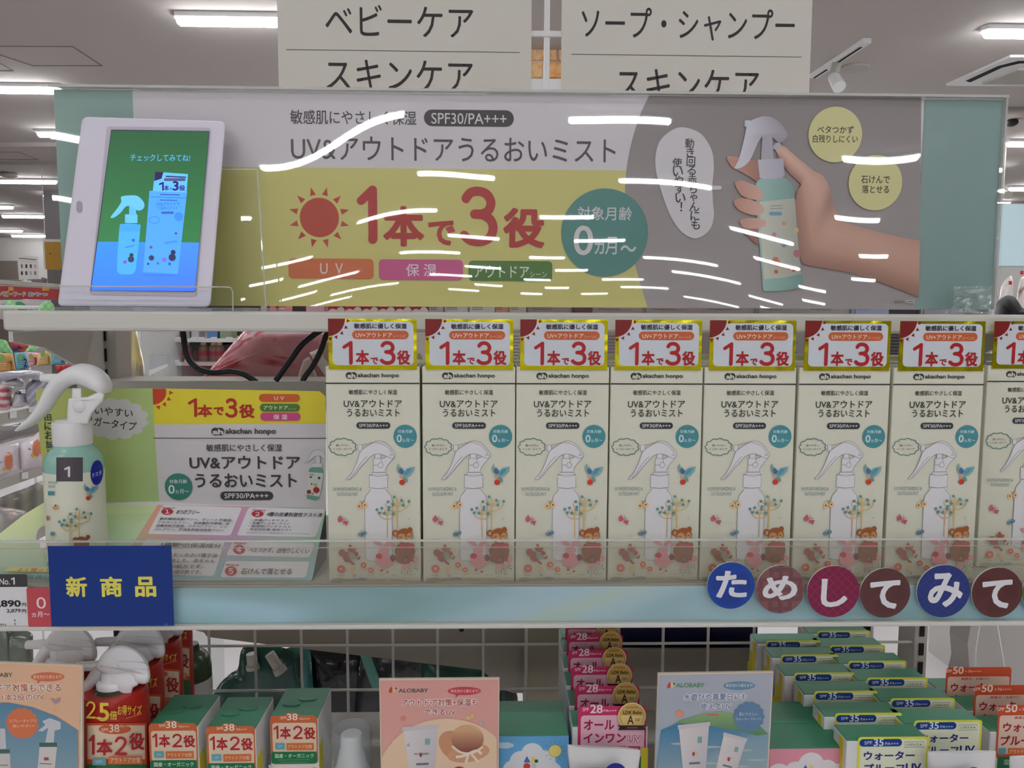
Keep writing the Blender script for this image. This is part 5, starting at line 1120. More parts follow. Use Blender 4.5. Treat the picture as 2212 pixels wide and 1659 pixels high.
poster('poster_card', 'pink standing poster with a cream tube and a straw hat', [(819, 1467), (1079, 1465), (1076, 1700), (824, 1700)], .465, (220, 160, 152), fpink)
def fblue(cv):
    logo(cv, 1447, 1481, (92, 140, 100), (1460, 1475, 1522, 1485)); cv.ell(1597, 1481, 35, (104, 142, 170), 10); cv.T('新生児から使えます!', 1568, 1477, 1627, 1484, (220, 228, 232), b=.01)
    outl(cv, '水遊びや真夏日にも', 1476, 1497, 1614, 1513, (108, 128, 168), (232, 232, 236)); outl(cv, '使えるUV', 1512, 1518, 1580, 1533, (108, 128, 168), (232, 232, 236))
    cv.colpoly([(1432, 1578), (1470, 1556), (1520, 1541), (1560, 1537), (1600, 1546), (1640, 1566), (1660, 1586), (1600, 1592), (1500, 1590)], lambda x, y: lerp((148, 178, 118), (92, 140, 104), (y-1537)/50)); cv.line([(1526, 1544), (1552, 1543)], 4, (200, 110, 120))
    cv.colpoly([(1428, 1577), (1465, 1562), (1520, 1566), (1600, 1580), (1640, 1590), (1660, 1590), (1657, 1700), (1414, 1700)], lambda x, y: lerp((66, 128, 170), (158, 178, 182), max(0, min(1, (y-1575)/22))))
    for k in range(9): cv.ell(1470+((k*67) % 170), 1606+k*7, 22, (178, 190, 188), 2.4, n=14)
    cv.sun(1467, 1541, 7.5, 9, 11.5, (232, 150, 124), 8, 0, 9); cv.burst(1617, 1547.5, 35, 14, (98, 134, 168), .1); cv.T('肌にやさしい', 1596, 1538, 1636, 1545, (206, 220, 230), b=.01); cv.T('ウォータープルーフ', 1589, 1549, 1643, 1555, (206, 220, 230), b=.01)
    tubepic(cv, [(1466, 1569), (1532, 1562), (1522, 1700), (1479, 1700)]); tubepic(cv, [(1564, 1584), (1613, 1597), (1580, 1700), (1540, 1690)])
poster('poster_card', 'pale blue standing poster with seaside picture and two tubes', [(1421.5, 1455), (1671, 1451), (1655, 1700), (1410, 1700)], .465, (174, 178, 190), fblue, sub=(160, 178, 186))
def fpeach(cv):
    cv.T('ALOBABY', -40, 1453, 27, 1463, (92, 110, 88), b=.03); cv.ell(103, 1462, 36, (214, 116, 78), 10.5); cv.poly([(78, 1468), (90, 1470), (82, 1477)], (214, 116, 78)); cv.T('新生児から使えます!', 73, 1458, 134, 1466, (240, 214, 196), b=.01)
    outl(cv, 'アウトドア対策もできる', -62, 1476, 131, 1495, (206, 122, 76)); outl(cv, '1本2役のUV', 6, 1498, 95, 1513, (206, 122, 76))
    cv.colpoly([(-100, 1519), (20, 1518), (70, 1528), (120, 1547), (168, 1578), (168, 1700), (-100, 1700)], lambda x, y: lerp((92, 138, 168), (138, 168, 180), (y-1519)/150))
    cv.cloud(49, 1562, 34, 34, 16, (220, 122, 80), amp=.1); cv.T('スプレータイプで', 21, 1553, 79, 1560, (240, 208, 180), b=.01); cv.T('使いやすい!', 28, 1564, 74, 1571, (240, 208, 180), b=.01)
    cv.poly([(91, 1558), (108, 1551), (131, 1560), (131, 1575), (118, 1578), (116, 1604), (98, 1604), (104, 1572), (92, 1580), (82, 1579), (98, 1566)], (206, 208, 210)); cv.poly([(86, 1606), (124, 1606), (114, 1700), (78, 1700)], (214, 210, 206)); cv.rect(86, 1603, 124, 1613, (72, 110, 98)); cv.rect(96, 1635, 106, 1642, (170, 80, 80)); cv.line([(86, 1648), (112, 1650)], 2, (110, 120, 110))
    cv.rect(-10, 1572, 13, 1618, (204, 206, 210), 3); cv.rect(-14, 1618, 22, 1626, (72, 110, 98)); cv.rect(-16, 1626, 24, 1700, (212, 208, 204)); cv.line([(0, 1652), (18, 1652)], 2, (110, 120, 110))
    cv.poly([(108, 1508), (120, 1512), (130, 1506), (128, 1516), (118, 1521)], (176, 150, 160)); cv.ell(117, 1534, 4, (226, 190, 120), 2.5)
poster('poster_card', 'peach standing poster with spray bottle picture at the left edge', [(-110, 1427), (178, 1437), (170, 1700), (-110, 1700)], .462, (228, 184, 150), fpeach)
# --- blue cloud carton
def fcloud(cv):
    cv.rect(1079, 1590, 1228, 1720, (104, 172, 220))
    for x, y, r in ((1150, 1628, 24), (1125, 1645, 24), (1175, 1645, 26), (1110, 1664, 24), (1190, 1668, 24), (1150, 1670, 50)): cv.ell(x, y, r, (226, 228, 232))
    cv.k += 1; cv.cloud(1090, 1610, 20, 7, 8, (190, 214, 226)); cv.ell(1199, 1622, 13.5, (240, 222, 130)); cv.line([(1199+14*math.cos(a*.4), 1622+14*math.sin(a*.4)) for a in range(16)], .8, (120, 130, 60), closed=True)
    for k in range(12): cv.line([(1199+17*math.cos(k*.524), 1622+17*math.sin(k*.524)), (1199+23*math.cos(k*.524), 1622+23*math.sin(k*.524))], .8, (70, 110, 130))
    cv.k += 1; cv.poly([(1131, 1647), (1138, 1633), (1146, 1647)], (84, 106, 180)); cv.ell(1138, 1655, 7.5, (206, 70, 56)); cv.rect(1147, 1633, 1155, 1647, (236, 224, 110)); cv.rect(1155, 1640, 1162, 1647, (40, 90, 60)); cv.rect(1148, 1648, 1158, 1662, (206, 206, 208))
bx('gift_carton', 'blue carton printed with white clouds and a sun, green lid', None, 1077, 1229, 1588, .478, .045, fcloud, body=mat('sky_blue_card', (104, 172, 220), rough=.5))
def fpinkc(cv):
    cv.rect(1661, 1617, 1831, 1720, (226, 150, 168))
    for x, y, r in ((1752, 1652, 28), (1718, 1668, 24), (1786, 1664, 24), (1812, 1672, 24), (1682, 1672, 24), (1745, 1688, 50), (1800, 1690, 30), (1672, 1690, 20)): cv.ell(x, y, r, (230, 226, 230))
    cv.k += 1; cv.poly([(1730, 1668), (1740, 1652), (1749, 1668)], (84, 106, 180)); cv.rect(1748, 1653, 1757, 1668, (236, 224, 110))
PKM = mat('pink_card', (226, 156, 172), rough=.5)
g1 = bx('gift_carton', 'pink carton with white clouds and green lid, front one', 'pink cloud cartons', 1661, 1831, 1615, .478, .030, fpinkc, body=PKM)
dup(g1, (at(1666, 1561, .5085).x-at(1661, 1615, .478).x, .0305, 0), 'pink carton with green lid behind the front pink cloud carton')
# --- pink all in one cartons with gold medal
MD = thing
def f28(cv):
    PK = (206, 52, 104)
    cv.rect(1248, 1523, 1396, 1631, PK, 9); cv.rect(1254, 1543, 1392, 1632, (238, 190, 206), 8)
    cv.T('SPF', 1258, 1528.5, 1272, 1536.5, (244, 222, 226), b=.01); cv.T('28', 1275, 1521.5, 1302, 1541, (244, 226, 230), b=.02); cv.T('PA+++', 1304, 1532, 1332, 1538, (244, 222, 226), b=.01)
    cv.T('オール', 1261, 1554, 1327, 1577, (178, 34, 84), b=.03); cv.T('インワン', 1260, 1583, 1352, 1605, (178, 34, 84), b=.03); cv.T('UV', 1355, 1588, 1386, 1606, (178, 34, 84), b=.07); cv.k += 9; cv.T('UV', 1355.8, 1588.8, 1385.2, 1605.2, (244, 220, 226), b=.02)
    cv.rect(1256, 1611, 1284, 1630, (96, 120, 150)); cv.rect(1288, 1611, 1352, 1630, (212, 112, 62)); cv.rect(1356, 1611, 1383, 1630, (190, 70, 120)); cv.T('アウトドア対策', 1292, 1615, 1348, 1626, (240, 220, 200)); cv.T('保湿', 1361, 1615, 1378, 1626, (240, 220, 230))
    cv.rect(1248, 1632, 1396, 1700, (36, 112, 72)); cv.rect(1384, 1612, 1399, 1720, (226, 214, 60))
y28 = [(1248, 1523, .482), (1241, 1476, .510), (1233, 1433, .539), (1227, 1395, .567), (1224, 1361, .596), (1221, 1337, .621)]
b28 = bx('all_in_one_carton', 'pink labelled carton with gold medal, nearest of its column', 'pink labelled cartons with gold medals', 1236, 1400, 1568, .482, .021, f28)
def f28back(cv): pass
mz = .4805; mc = at(1365, 1547, mz); mdl = MB(); n = 36; rM = 31/F*mz
mdl.prism([(mc.x+rM*math.cos(6.2832*k/n), mz, mc.z+rM*math.sin(6.2832*k/n)) for k in range(n)], (0, .0006, 0))
mo = mdl.build('medal', mat('gold_card', (196, 160, 78), rough=.3, metal=.6), b28)
cv = Cv(Y=mz-.0001); cv.ell(1365, 1547, 30.5, (228, 208, 150)); cv.ell(1365, 1547, 28, (206, 172, 92)); cv.colpoly([(1340, 1546), (1390, 1546), (1385, 1564), (1365, 1574), (1345, 1564)], lambda x, y: lerp((214, 150, 60), (232, 206, 140), abs(x-1365)/26))
cv.T('LDK', 1346, 1535, 1365, 1543, (60, 44, 30), b=.03); cv.T('Baby', 1367, 1535, 1387, 1545, (60, 44, 30), b=.02); cv.T('A', 1355, 1545, 1369, 1565, (40, 30, 24), b=.01); cv.line([(1372, 1553), (1384, 1553)], 1.4, (130, 104, 70)); cv.line([(1372, 1556.5), (1382, 1556.5)], 1.4, (130, 104, 70)); cv.line([(1352, 1528), (1378, 1528)], 2.6, (196, 110, 60))
cv.poly([(1333, 1567), (1396, 1567), (1391, 1571), (1395, 1577), (1335, 1577), (1339, 1571)], (56, 36, 34)); cv.line([(1354, 1572), (1377, 1572)], 1.6, (150, 130, 116)); cv.build('medal_print', M_COAT, mo)
o = at(1248, 1523, .482)
for i, (x, y, Y) in enumerate(y28[1:]):
    c = at(x, y, Y); dup(b28, (c.x-o.x, c.y-o.y, 0), 'pink labelled carton with gold medal, %s of its column from the front' % ORD[i+1] if i < 4 else 'pink labelled carton with gold medal, rearmost of its column under the rail')
# --- yellow edged SPF 35 cartons
def f35(cv):
    cv.rect(1850, 1588.5, 2005, 1720, (222, 222, 70), 7); cv.rect(1856, 1593.5, 2000, 1720, (226, 230, 204), 6)
    cv.rect(1856, 1596, 1949, 1613, (22, 62, 142), 8); cv.T('SPF', 1867, 1600.5, 1884, 1608.5, (206, 218, 232), b=.01); cv.T('35', 1887, 1595.5, 1909, 1612, (222, 232, 240), b=.02); cv.T('PA+++', 1912, 1603, 1941, 1609.5, (206, 218, 232), b=.01)
    cv.line([(1953, 1602), (1996, 1602), (1996, 1614), (1953, 1614)], 1, (96, 130, 96), closed=True); cv.T('UV耐水性★', 1957, 1605, 1992, 1611, (70, 110, 76))
    cv.T('ウォーター', 1865, 1622, 1976, 1642, (40, 48, 124), b=.03); cv.T('プルーフ', 1866, 1649, 1954, 1668, (40, 48, 124), b=.03); cv.T('UV', 1956, 1648, 1990, 1666, (40, 48, 124), b=.03)
PX = [[(1850.4, 1589), (1800.6, 1537.5), (1756, 1490), (1713, 1450.5), (1684.5, 1411.5), (1652.5, 1381)], [(1972, 1553), (1921, 1505.5), (1869.8, 1461), (1829.7, 1425), (1789.5, 1391), (1763, 1360)]]
b35 = bx('waterproof_carton', 'yellow edged carton with blue lettering, nearest of the inner column', 'yellow edged cartons with green lids', 1829, 2007, 1598, .470, .019, f35)
e = at(1829, 1598, .47); m = MB()
for k in range(3): m.box((e.x-.0003, .474+k*.006, ZL+.05-.012*k), (e.x+.0001, .480+k*.006, ZL+.075-.012*k))
m.build('yellow_mark', mat('yellow_mark', (222, 206, 50), rough=.5), b35)
o = at(1850.4, 1589, .470); ztop = o.z
for ci, col_ in enumerate(PX):
    for i, (x, y) in enumerate(col_):
        if ci == 0 and i == 0: continue
        d = ray(x, y); k = (ztop-EYE.z)/d.z; c = EYE+d*k
        lb = ('yellow edged carton, %s of the inner column from the front' if ci == 0 else 'yellow edged carton, %s of the outer column from the front') % ORD[i]
        if ci == 1 and i == 0: lb = 'yellow edged carton with lettering, nearest of the outer column'
        dup(b35, (c.x-o.x, c.y-o.y, 0), lb)
# --- orange SPF 50 cartons at the right edge
def f50(cv):
    cv.rect(2152, 1520, 2310, 1640, (206, 82, 46), 8); cv.rect(2156, 1543, 2306, 1630, (232, 202, 184), 6)
    cv.T('SPF', 2154, 1528, 2170, 1536, (244, 220, 206), b=.01); cv.T('50', 2172, 1521, 2198, 1539, (246, 228, 216), b=.02); cv.T('+ PA++++', 2201, 1529, 2240, 1536, (244, 220, 206)); cv.T('真夏日・水遊びに', 2191, 1547, 2260, 1553, (180, 60, 50), b=.01)
    cv.T('ウォーター', 2166, 1560, 2272, 1581, (170, 40, 46), b=.03); cv.T('プルーフUV', 2160, 1588, 2280, 1610, (170, 40, 46), b=.03); cv.rect(2156, 1615, 2173, 1630, (100, 160, 170)); cv.rect(2176, 1615, 2240, 1630, (214, 112, 62)); cv.T('アウトドア対策', 2180, 1618, 2236, 1628, (240, 220, 200)); cv.rect(2152, 1632, 2310, 1700, (30, 112, 72)); cv.T('国産', 2169, 1640, 2190, 1652, (210, 226, 212))
b50 = bx('waterproof_carton', 'orange labelled carton at the right edge, front one', 'orange labelled cartons at the right edge', 2139, 2318, 1578, .508, .021, f50)
o = at(2152, 1520, .508)
dup(b50, (at(2101, 1483, .537).x-o.x, .029, 0), 'orange labelled carton at the right edge, behind the front one')
dup(b50, (at(2101, 1483, .537).x-o.x-.004, .058, 0), 'orange labelled carton at the right edge, third back')
# --- white squeeze tubes standing on their caps
def tube_(x0, x1, yt, Y, label, tilt=0):
    a, b = at(x0, yt, Y), at(x1, yt, Y); cx = (a.x+b.x)/2; w = (b.x-a.x)/2; z = a.z
    t = thing('squeeze_tube', label, 'tube', (cx, Y, ZL), 'white squeeze tubes in the front row')
    V = []; Fc = []; n = 26; prof = [(0, w*.62, w*.62), (.02, w*.72, w*.7), (.5, w*.86, w*.55), (.85, w*.97, .0042), (.93, w, .0016), (1, w, .0011)]
    for h, rx, ry in prof:
        for i in range(n): q = 6.2832*i/n; c_, s_ = math.cos(q), math.sin(q); k = 2.2 if h > .8 else 1; V.append((cx+rx*math.copysign(abs(c_)**(1/k), c_), Y+ry*s_, ZL+.012+(z-ZL-.012)*h+tilt*rx*c_/w*.002))
    for j in range(len(prof)-1):
        for i in range(n): Fc.append((j*n+i, j*n+(i+1) % n, (j+1)*n+(i+1) % n, (j+1)*n+i))
    Fc += [tuple(range(n-1, -1, -1)), tuple(range((len(prof)-1)*n, len(prof)*n))]
    newmesh('tube_body', V, Fc, M_WHITE, t, smooth=True, auto=40); MB().lathe((cx, Y, 0), [(w*.6, ZL), (w*.6, ZL+.013)], n=24).build('tube_cap', M_WHITE, t, smooth=True, auto=40)
    ym = yt+38; cv = Cv(Y=Y-.012); dx = (x0+x1)/2; hh = (x1-x0)
    cv.rect(dx-hh*.4, ym+5, dx+hh*.08, ym+40, (96, 88, 96)); cv.ell(dx+hh*.16, ym+18, 24, (14, 40, 140)); cv.build('label', M_COAT, t)
    return t
tube_(1226, 1383, 1615, .4585, 'white squeeze tube with a blue dot in front of the pink labelled cartons', -1)
tube_(2004, 2152, 1624, .4585, 'white squeeze tube with a blue dot in front of the yellow edged cartons', 0)
tube_(2181, 2330, 1634, .4585, 'white squeeze tube cut by the right edge')
# ================================================================== seen through the wire grid
M_PLATE = mat('grey_beige_steel', (150, 143, 130), rough=.5)
def plate(name, pts, Y, m, label, cat_, th=.003, **k):
    mb = MB(); mb.prism([at(x, y, Y) for x, y in pts], (0, th, 0)); return tag(mb.build(name, m, **k), label, cat_)
plate('shelf_bracket', [(420, 1330), (1135, 1330), (1135, 1497), (1110, 1497), (1084, 1490), (1066, 1470), (1040, 1447), (900, 1431), (760, 1414), (640, 1400), (545, 1388), (448, 1376), (440, 1366), (424, 1362)], .70, M_PLATE, 'large grey beige bracket plate behind the wire grid', 'bracket')
plate('slotted_post', [(1131, 1320), (1241, 1320), (1241, 1720), (1131, 1720)], .69, mat('dark_beige_post', (158, 150, 130), rough=.5), 'beige upright panel behind the wire grid left of the pink cartons', 'post', th=.02)  # upright in one even dark beige
for x, y, r in ((997, 1359, 5), (1049, 1376, 3)): pass
mb = MB(); p = at(997, 1359, .6985); mb.lathe((0, 0, 0), [(.0024, 0), (.0024, .001)], n=14); mb.V = [Vector((p.x+v.x, p.y-v.z, p.z+v.y)) for v in mb.V]; tag(mb.build('bracket_bolt', M_BLACK), 'small dark round bolt head on the grey bracket plate', 'bolt')
for k in range(3):
    x0 = [1337, 1438, 1536][k]; a, b = at(x0, 1340, .71), at(x0+[98, 96, 100][k], 1398, .71)
    m = MB(); m.box((a.x, .71, at(0, 1520, .71).z), (b.x, .75, a.z+.01)); tag(m.build('navy_box', mat('navy_gloss', (26, 24, 58), rough=.2), bevel=.001), 'dark navy glossy box behind the grid, %s from the medal cartons' % ORD[k], 'box')
a, b = at(1841, 1340, .71), at(1886, 1398, .71); m = MB(); m.box((a.x, .71, at(0, 1520, .71).z), (b.x, .75, a.z+.01)); tag(m.build('navy_box', MATS.get('x') or mat('navy_gloss_2', (26, 24, 58), rough=.2), bevel=.001), 'dark navy glossy box behind the grid beside the right post', 'box')
plate('shelf_divider', [(1243, 1402), (1842, 1402), (1842, 1640), (1243, 1640)], .69, mat('taupe_steel', (136, 128, 116), rough=.5), 'taupe steel back edge behind the wire grid under the navy boxes', 'panel')
DG, BKC = (24, 62, 54), (22, 22, 28)
def pouch(label, pts, Y, c, m=None):
    f_ = facing(Y); o = pillow('refill_pouch', f_, pts, .012, lambda x, y: lerp(c, (70, 76, 78), .25*math.sin(x*.13)*math.sin(y*.09)) if c != DG else lerp(c, (40, 96, 84), .5*max(0, math.sin(x*.07+y*.03))), m or M_PLASTIC, loc=f_((pts[0][0]+pts[2][0])/2, pts[0][1])); return tag(o, label, 'pouch')
pouch('dark green pouch behind the grid, leftmost, with a white spout cap', [(455, 1720), (457, 1528), (470, 1484), (496, 1456), (514, 1443), (520, 1408), (536, 1394), (590, 1394), (640, 1412), (652, 1450), (650, 1720)], .735, DG)
pouch('dark green and teal pouch behind the grid with a slanted spout', [(588, 1720), (600, 1450), (612, 1404), (660, 1402), (674, 1446), (680, 1720)], .745, (58, 112, 108))
pouch('black pouch behind the grid, beside the teal strip', [(655, 1720), (650, 1410), (700, 1404), (780, 1408), (800, 1500), (806, 1720)], .76, BKC)
pouch('black and grey pouch behind the grid, left of the pink poster', [(770, 1720), (780, 1412), (815, 1400), (940, 1414), (960, 1720)], .75, (40, 44, 48))
pouch('dark green pouch behind the grid above the pink poster', [(890, 1720), (905, 1424), (960, 1436), (1034, 1446), (1062, 1480), (1066, 1720)], .745, DG)
pouch('grey green pouch right of the pink poster behind the grid', [(1074, 1720), (1080, 1482), (1100, 1484), (1118, 1505), (1122, 1720)], .735, (64, 76, 72))
plate('pouch_tag', [(779, 1418), (800, 1418), (826, 1484), (806, 1490), (797, 1470)], .73, mat('teal_strap', (82, 140, 128), rough=.5), 'teal strap hanging before the black pouches', 'strap')
for (x0, y0, x1, y1), lb in (((546, 1436, 543, 1412), 'upright white spout cap on the leftmost green pouch'), ((601, 1442, 582, 1412), 'slanted white spout cap on the teal pouch')):
    m = MB(); p, q = at(x0, y0, .722), at(x1, y1, .722); m.tube([p, q], [.0052, .0048], n=16); m.tube([p+(p-q)*.35, p], [.0066, .0062], n=16); tag(m.build('spout_cap', M_FROST if 0 else M_STEELD, smooth=True, auto=40), lb, 'cap')
pouch('grey green translucent package at the left edge below the rail', [(-60, 1720), (-60, 1330), (10, 1326), (20, 1360), (66, 1366), (72, 1420), (80, 1720)], .80, (104, 110, 100))
# bracket, bag and cords at the far right below the rail
plate('hanging_bag', [(2098, 1346), (2230, 1346), (2230, 1600), (2070, 1600), (2080, 1500), (2094, 1440), (2090, 1392)], .72, mat('grey_plastic_bag', (178, 172, 168), rough=.5), 'pale grey hanging bag at the right edge below the rail', 'bag', th=.03)
plate('slanted_board', [(2054, 1436), (2106, 1488), (2100, 1600), (2040, 1600), (2042, 1476), (2054, 1470)], .70, mat('mid_grey_panel', (150, 148, 148), rough=.5), 'grey slanted panel beside the right post', 'panel')
for k, P in enumerate((((2152, 1340), (2164, 1410), (2178, 1484)), ((2118, 1340), (2108, 1395), (2106, 1440)))):
    m = MB(); m.tube([at(x, y, .705) for x, y in P], .0009, n=6); tag(m.build('cord', M_WHITE, smooth=True), ('thin white cord across the grey hanging bag', 'thin cord along the left side of the grey hanging bag')[k], 'cord')
# ================================================================== goods seen between the two shelves
# black cables hanging from the tablet
def cable(pts, Y, label, r=.0024):
    P = cat_rom([tuple(at(x, y, yy)) for (x, y), yy in zip(pts, Y)], 6, False)
    return tag(MB().tube(P, r, n=10).build('cable', M_BLACK, smooth=True), label, 'cable')
cable([(393, 700), (396, 722), (402, 760), (412, 782), (432, 798), (462, 805), (500, 802), (530, 810), (560, 830)], [.64]*9, 'black cable dipping in a curve under the upper shelf')
cable([(706, 706), (680, 722), (652, 745), (630, 775), (612, 800), (596, 822)], [.635]*6, 'black cable rising right, the lower of two beside the first carton')
cable([(724, 706), (706, 722), (694, 755), (676, 790), (660, 812), (654, 824)], [.64]*6, 'black cable rising right, nearest the first carton')
# clear panel with the pink bag behind
YK = .74
newmesh('clear_panel', [at(392, 764, YK-.03), at(392, 826, YK-.03), at(745, 826, YK-.03), at(745, 722, YK-.03), at(560, 722, YK-.03), at(500, 742, YK-.03)], [(0, 1, 2, 3, 4, 5)], clear('pinkish_clear', tint=(236, 206, 208), haze=.1, hz=(220, 170, 172)), loc=at(560, 826, YK-.03))
tag(bpy.data.objects['clear_panel'], 'clear pinkish acrylic divider behind the cables', 'divider')
def pk(x, y):
    c = (226, 196, 200)
    if (x-470)*.62+(y-800) > -6 and x < 520 and y > 778: c = (186, 44, 58)
    d = (x-560)*.55+(y-800)
    if -8 < d < 10 and x > 530 and x < 610: c = (196, 60, 76)
    if math.sin(x*.31)*math.sin(y*.37) > .93: c = (206, 140, 152)
    e = (x-445)*.8+(y-795)
    if e < 20 and int(x*.13+y*.2) % 3 == 0: c = (206, 70, 96)
    return c
fK = facing(YK); o = pillow('plastic_bag', fK, [(446, 826), (448, 806), (478, 770), (520, 722), (556, 690), (640, 684), (760, 690), (770, 826)], .03, pk, M_PLASTIC, rings=12, loc=fK(600, 826)); tag(o, 'pink and red plastic package leaning behind the cables', 'package')
for k, (x, y) in enumerate(((625, 690), (660, 688), (700, 690))): pass
f2 = facing(YK-.05)
for k, (pts, c) in enumerate((([(640, 826), (655, 778), (668, 770), (690, 826)], (196, 176, 166)), ([(668, 762), (690, 752), (735, 826), (712, 826)], (222, 212, 206)), ([(690, 740), (720, 735), (730, 775), (700, 780)], (206, 172, 150)))):
    tag(pillow('paper_tag', f2, pts, .003, lambda x, y, c=c: c, M_PAPER, sm=0, loc=f2(*pts[0])), ('narrow beige strip beside the cables', 'white slanted strip behind the cables', 'tan patch card behind the rightmost cable')[k], 'strip')
# upper goods peeping over the shelf
ZK = at(400, 823, YP-.02).z
o = at(880, 840, .9)
zk = at(1100, 838, .85).z
def backrow(x0, x1, yt, Y, c, label, name, fn, d=.04, grp=None, yb=850):
    a, b = at(x0, yt, Y), at(x1, yb, Y); t = thing(name, label, 'carton', ((a.x+b.x)/2, Y, b.z), grp)
    MB().box((a.x, Y, b.z), (b.x, Y+d, a.z)).build('carton', mat('back_'+name, c, rough=.5), t, bevel=.0006)
    cv = Cv(Y=Y-.0002); fn(cv, x0, x1); cv.build('print', M_PAPER, t); return t
def fsc(cv, x0, x1):
    cv.rect(x0+.5, 640, x1-.5, 671, (186, 52, 72))
    w = x1-x0; cv.ell(x0+w*.3, 680, w*.32, (226, 222, 214), 13); cv.ell(x0+w*.78, 682, w*.34, (226, 222, 214), 19); cv.rect(x0+.5, 676, x1-.5, 850, (222, 214, 208)); cv.line([(x0+.4, 640), (x0+.4, 850)], .8, (90, 30, 40))
RX = [708, 745, 781.5, 817, 853, 889, 924]
for i in range(6): backrow(RX[i], RX[i+1]-.6, 600, .80, (196, 60, 80), 'red carton with white scallops behind the shelf, %s from the pink package' % ORD[i], 'scallop_carton', fsc, grp='red scalloped cartons on the rear shelf')
def ftx(c1, s, c2=(120, 116, 118)):
    def f(cv, x0, x1):
        cv.rect(x0, 640, x1, 850, c1); w = x1-x0
        if s: cv.T(s, x0+w*.25, 668, x0+w*.75, 672, c2)
        for k in range(12): cv.line([(x0+w*.12, 726+k*7), (x0+w*(.6+.3*((k*7) % 3)/2), 726+k*7)], 2, lerp(c1, c2, .8))
        for k in range(4): cv.line([(x0+w*.12, 656+k*4), (x0+w*.55, 656+k*4)], 1.4, c2)
        cv.line([(x0+.6, 640), (x0+.6, 850)], 1.2, lerp(c1, (20, 20, 20), .55))
    return f
BK = [(926, 958, (196, 188, 188), ''), (959, 1012, (222, 218, 216), ''), (1013, 1068, (222, 219, 216), ''), (1069, 1098, (222, 170, 150), ''), (1099, 1136, (206, 198, 190), ''), (1137, 1236, (168, 158, 158), ''), (1237, 1276, (120, 80, 92), ''), (1277, 1392, (178, 160, 162), 'MADE IN JAPAN'), (1393, 1513, (172, 158, 160), 'MADE IN JAPAN'), (1514, 1634, (168, 158, 158), 'MADE IN JAPAN'), (1635, 1736, (160, 152, 152), '商品コード'), (1737, 1842, (164, 155, 155), '商品コード'), (1843, 1912, (150, 160, 190), ''), (1913, 1990, (58, 56, 60), ''), (1991, 2070, (150, 146, 150), ''), (2071, 2126, (66, 62, 66), '')]
CN = ['pale grey', 'white', 'white lettered', 'peach', 'cream', 'taupe', 'dark plum', 'mauve grey', 'mauve grey lettered', 'grey lettered', 'grey coded', 'grey coded', 'pale blue', 'black', 'light grey', 'dark grey']
for i, (x0, x1, c, s) in enumerate(BK):
    backrow(x0, x1, 610+(i % 3)*8, .80+.004*(i % 2), c, '%s carton back on the rear shelf, number %d right of the red ones' % (CN[i], i+1) if 0 else '%s carton back on the rear shelf, %s right of the red scalloped ones' % (CN[i], (ORD+['eleventh', 'twelfth', 'thirteenth', 'fourteenth', 'fifteenth', 'sixteenth'])[i]), 'rear_carton', ftx(c, s), grp='carton backs on the rear shelf')
p, q = at(268, 850, .74), at(2300, 850, .74); MB().box((p.x, .70, p.z-.01), (q.x, .95, p.z)).build('rear_shelf', M_STEEL); tag(bpy.data.objects['rear_shelf'], 'cream rear shelf holding the row of carton backs', 'shelf')
# small pink goods peeping between banner and shelf, and black backpack
for k, (x0, x1, c) in enumerate(((562, 580, (206, 190, 186)), (581, 600, (226, 120, 110)), (601, 620, (226, 130, 120)), (660, 706, (226, 190, 200)))):
    a, b = at(x0, 630, .82), at(x1, 850, .82); m = MB(); m.box((a.x, .82, b.z), (b.x, .85, a.z)); o = tag(m.build('rear_packet', mat('packet_%d' % k, c, rough=.3), bevel=.001), ('pale packet', 'coral packet, left one,', 'coral packet, right one,', 'pink packet')[k]+' seen between banner and upper shelf', 'packet')
fB_ = facing(.9); o = pillow('backpack', fB_, [(2149, 740), (2151, 665), (2158, 648), (2176, 638), (2192, 642), (2202, 655), (2214, 668), (2260, 680), (2270, 740)], .05, lambda x, y: (20, 18, 24), M_PAPER, loc=fB_(2200, 740)); tag(o, 'black backpack seen right of the banner foot', 'bag')
# far shelving seen through the gap at left
YF = 2.6
t = thing('far_shelving', 'white shelving unit far behind with drinks and price tags', 'shelf', at(450, 760, YF))
for y in (731, 782, 830):
    a, b = at(322, y, YF), at(720, y, YF); MB().box((a.x, YF, a.z-.012), (b.x, YF+.35, a.z)).build('board', M_WHITE, t)
a, b = at(318, 740, YF), at(720, 740, YF); MB().box((a.x, YF+.35, at(0, 850, YF).z), (b.x, YF+.37, 1.75)).build('back_panel', mat('dark_back', (52, 30, 32), rough=.7), t)
a = at(309, 740, YF-.2); b = at(320, 740, YF-.2); MB().box((a.x, YF-.25, 0), (b.x, YF+.37, 1.52)).build('side_panel', M_WHITE, t)
mt = MB()
for x in (345, 365, 380, 412, 428, 455, 488): p = at(x, 728, YF-.004); q = at(x+14, 734, YF-.004); mt = MB(); mt.box((p.x, YF-.004, q.z), (q.x, YF-.002, p.z)); mt.build('price_tag', M_WHITE, t)
for x in (340, 372, 398): p = at(x, 777, YF-.004); q = at(x+15, 784, YF-.004); mt = MB(); mt.box((p.x, YF-.004, q.z), (q.x, YF-.002, p.z)); mt.build('price_tag', M_WHITE, t)
BOT = None; zb_ = at(0, 782, YF).z; M_JU = mat('juice', (150, 120, 104), rough=.3); M_RL = mat('red_band', (176, 40, 70), rough=.4); M_CP = mat('beige_cap', (206, 182, 150), rough=.4)
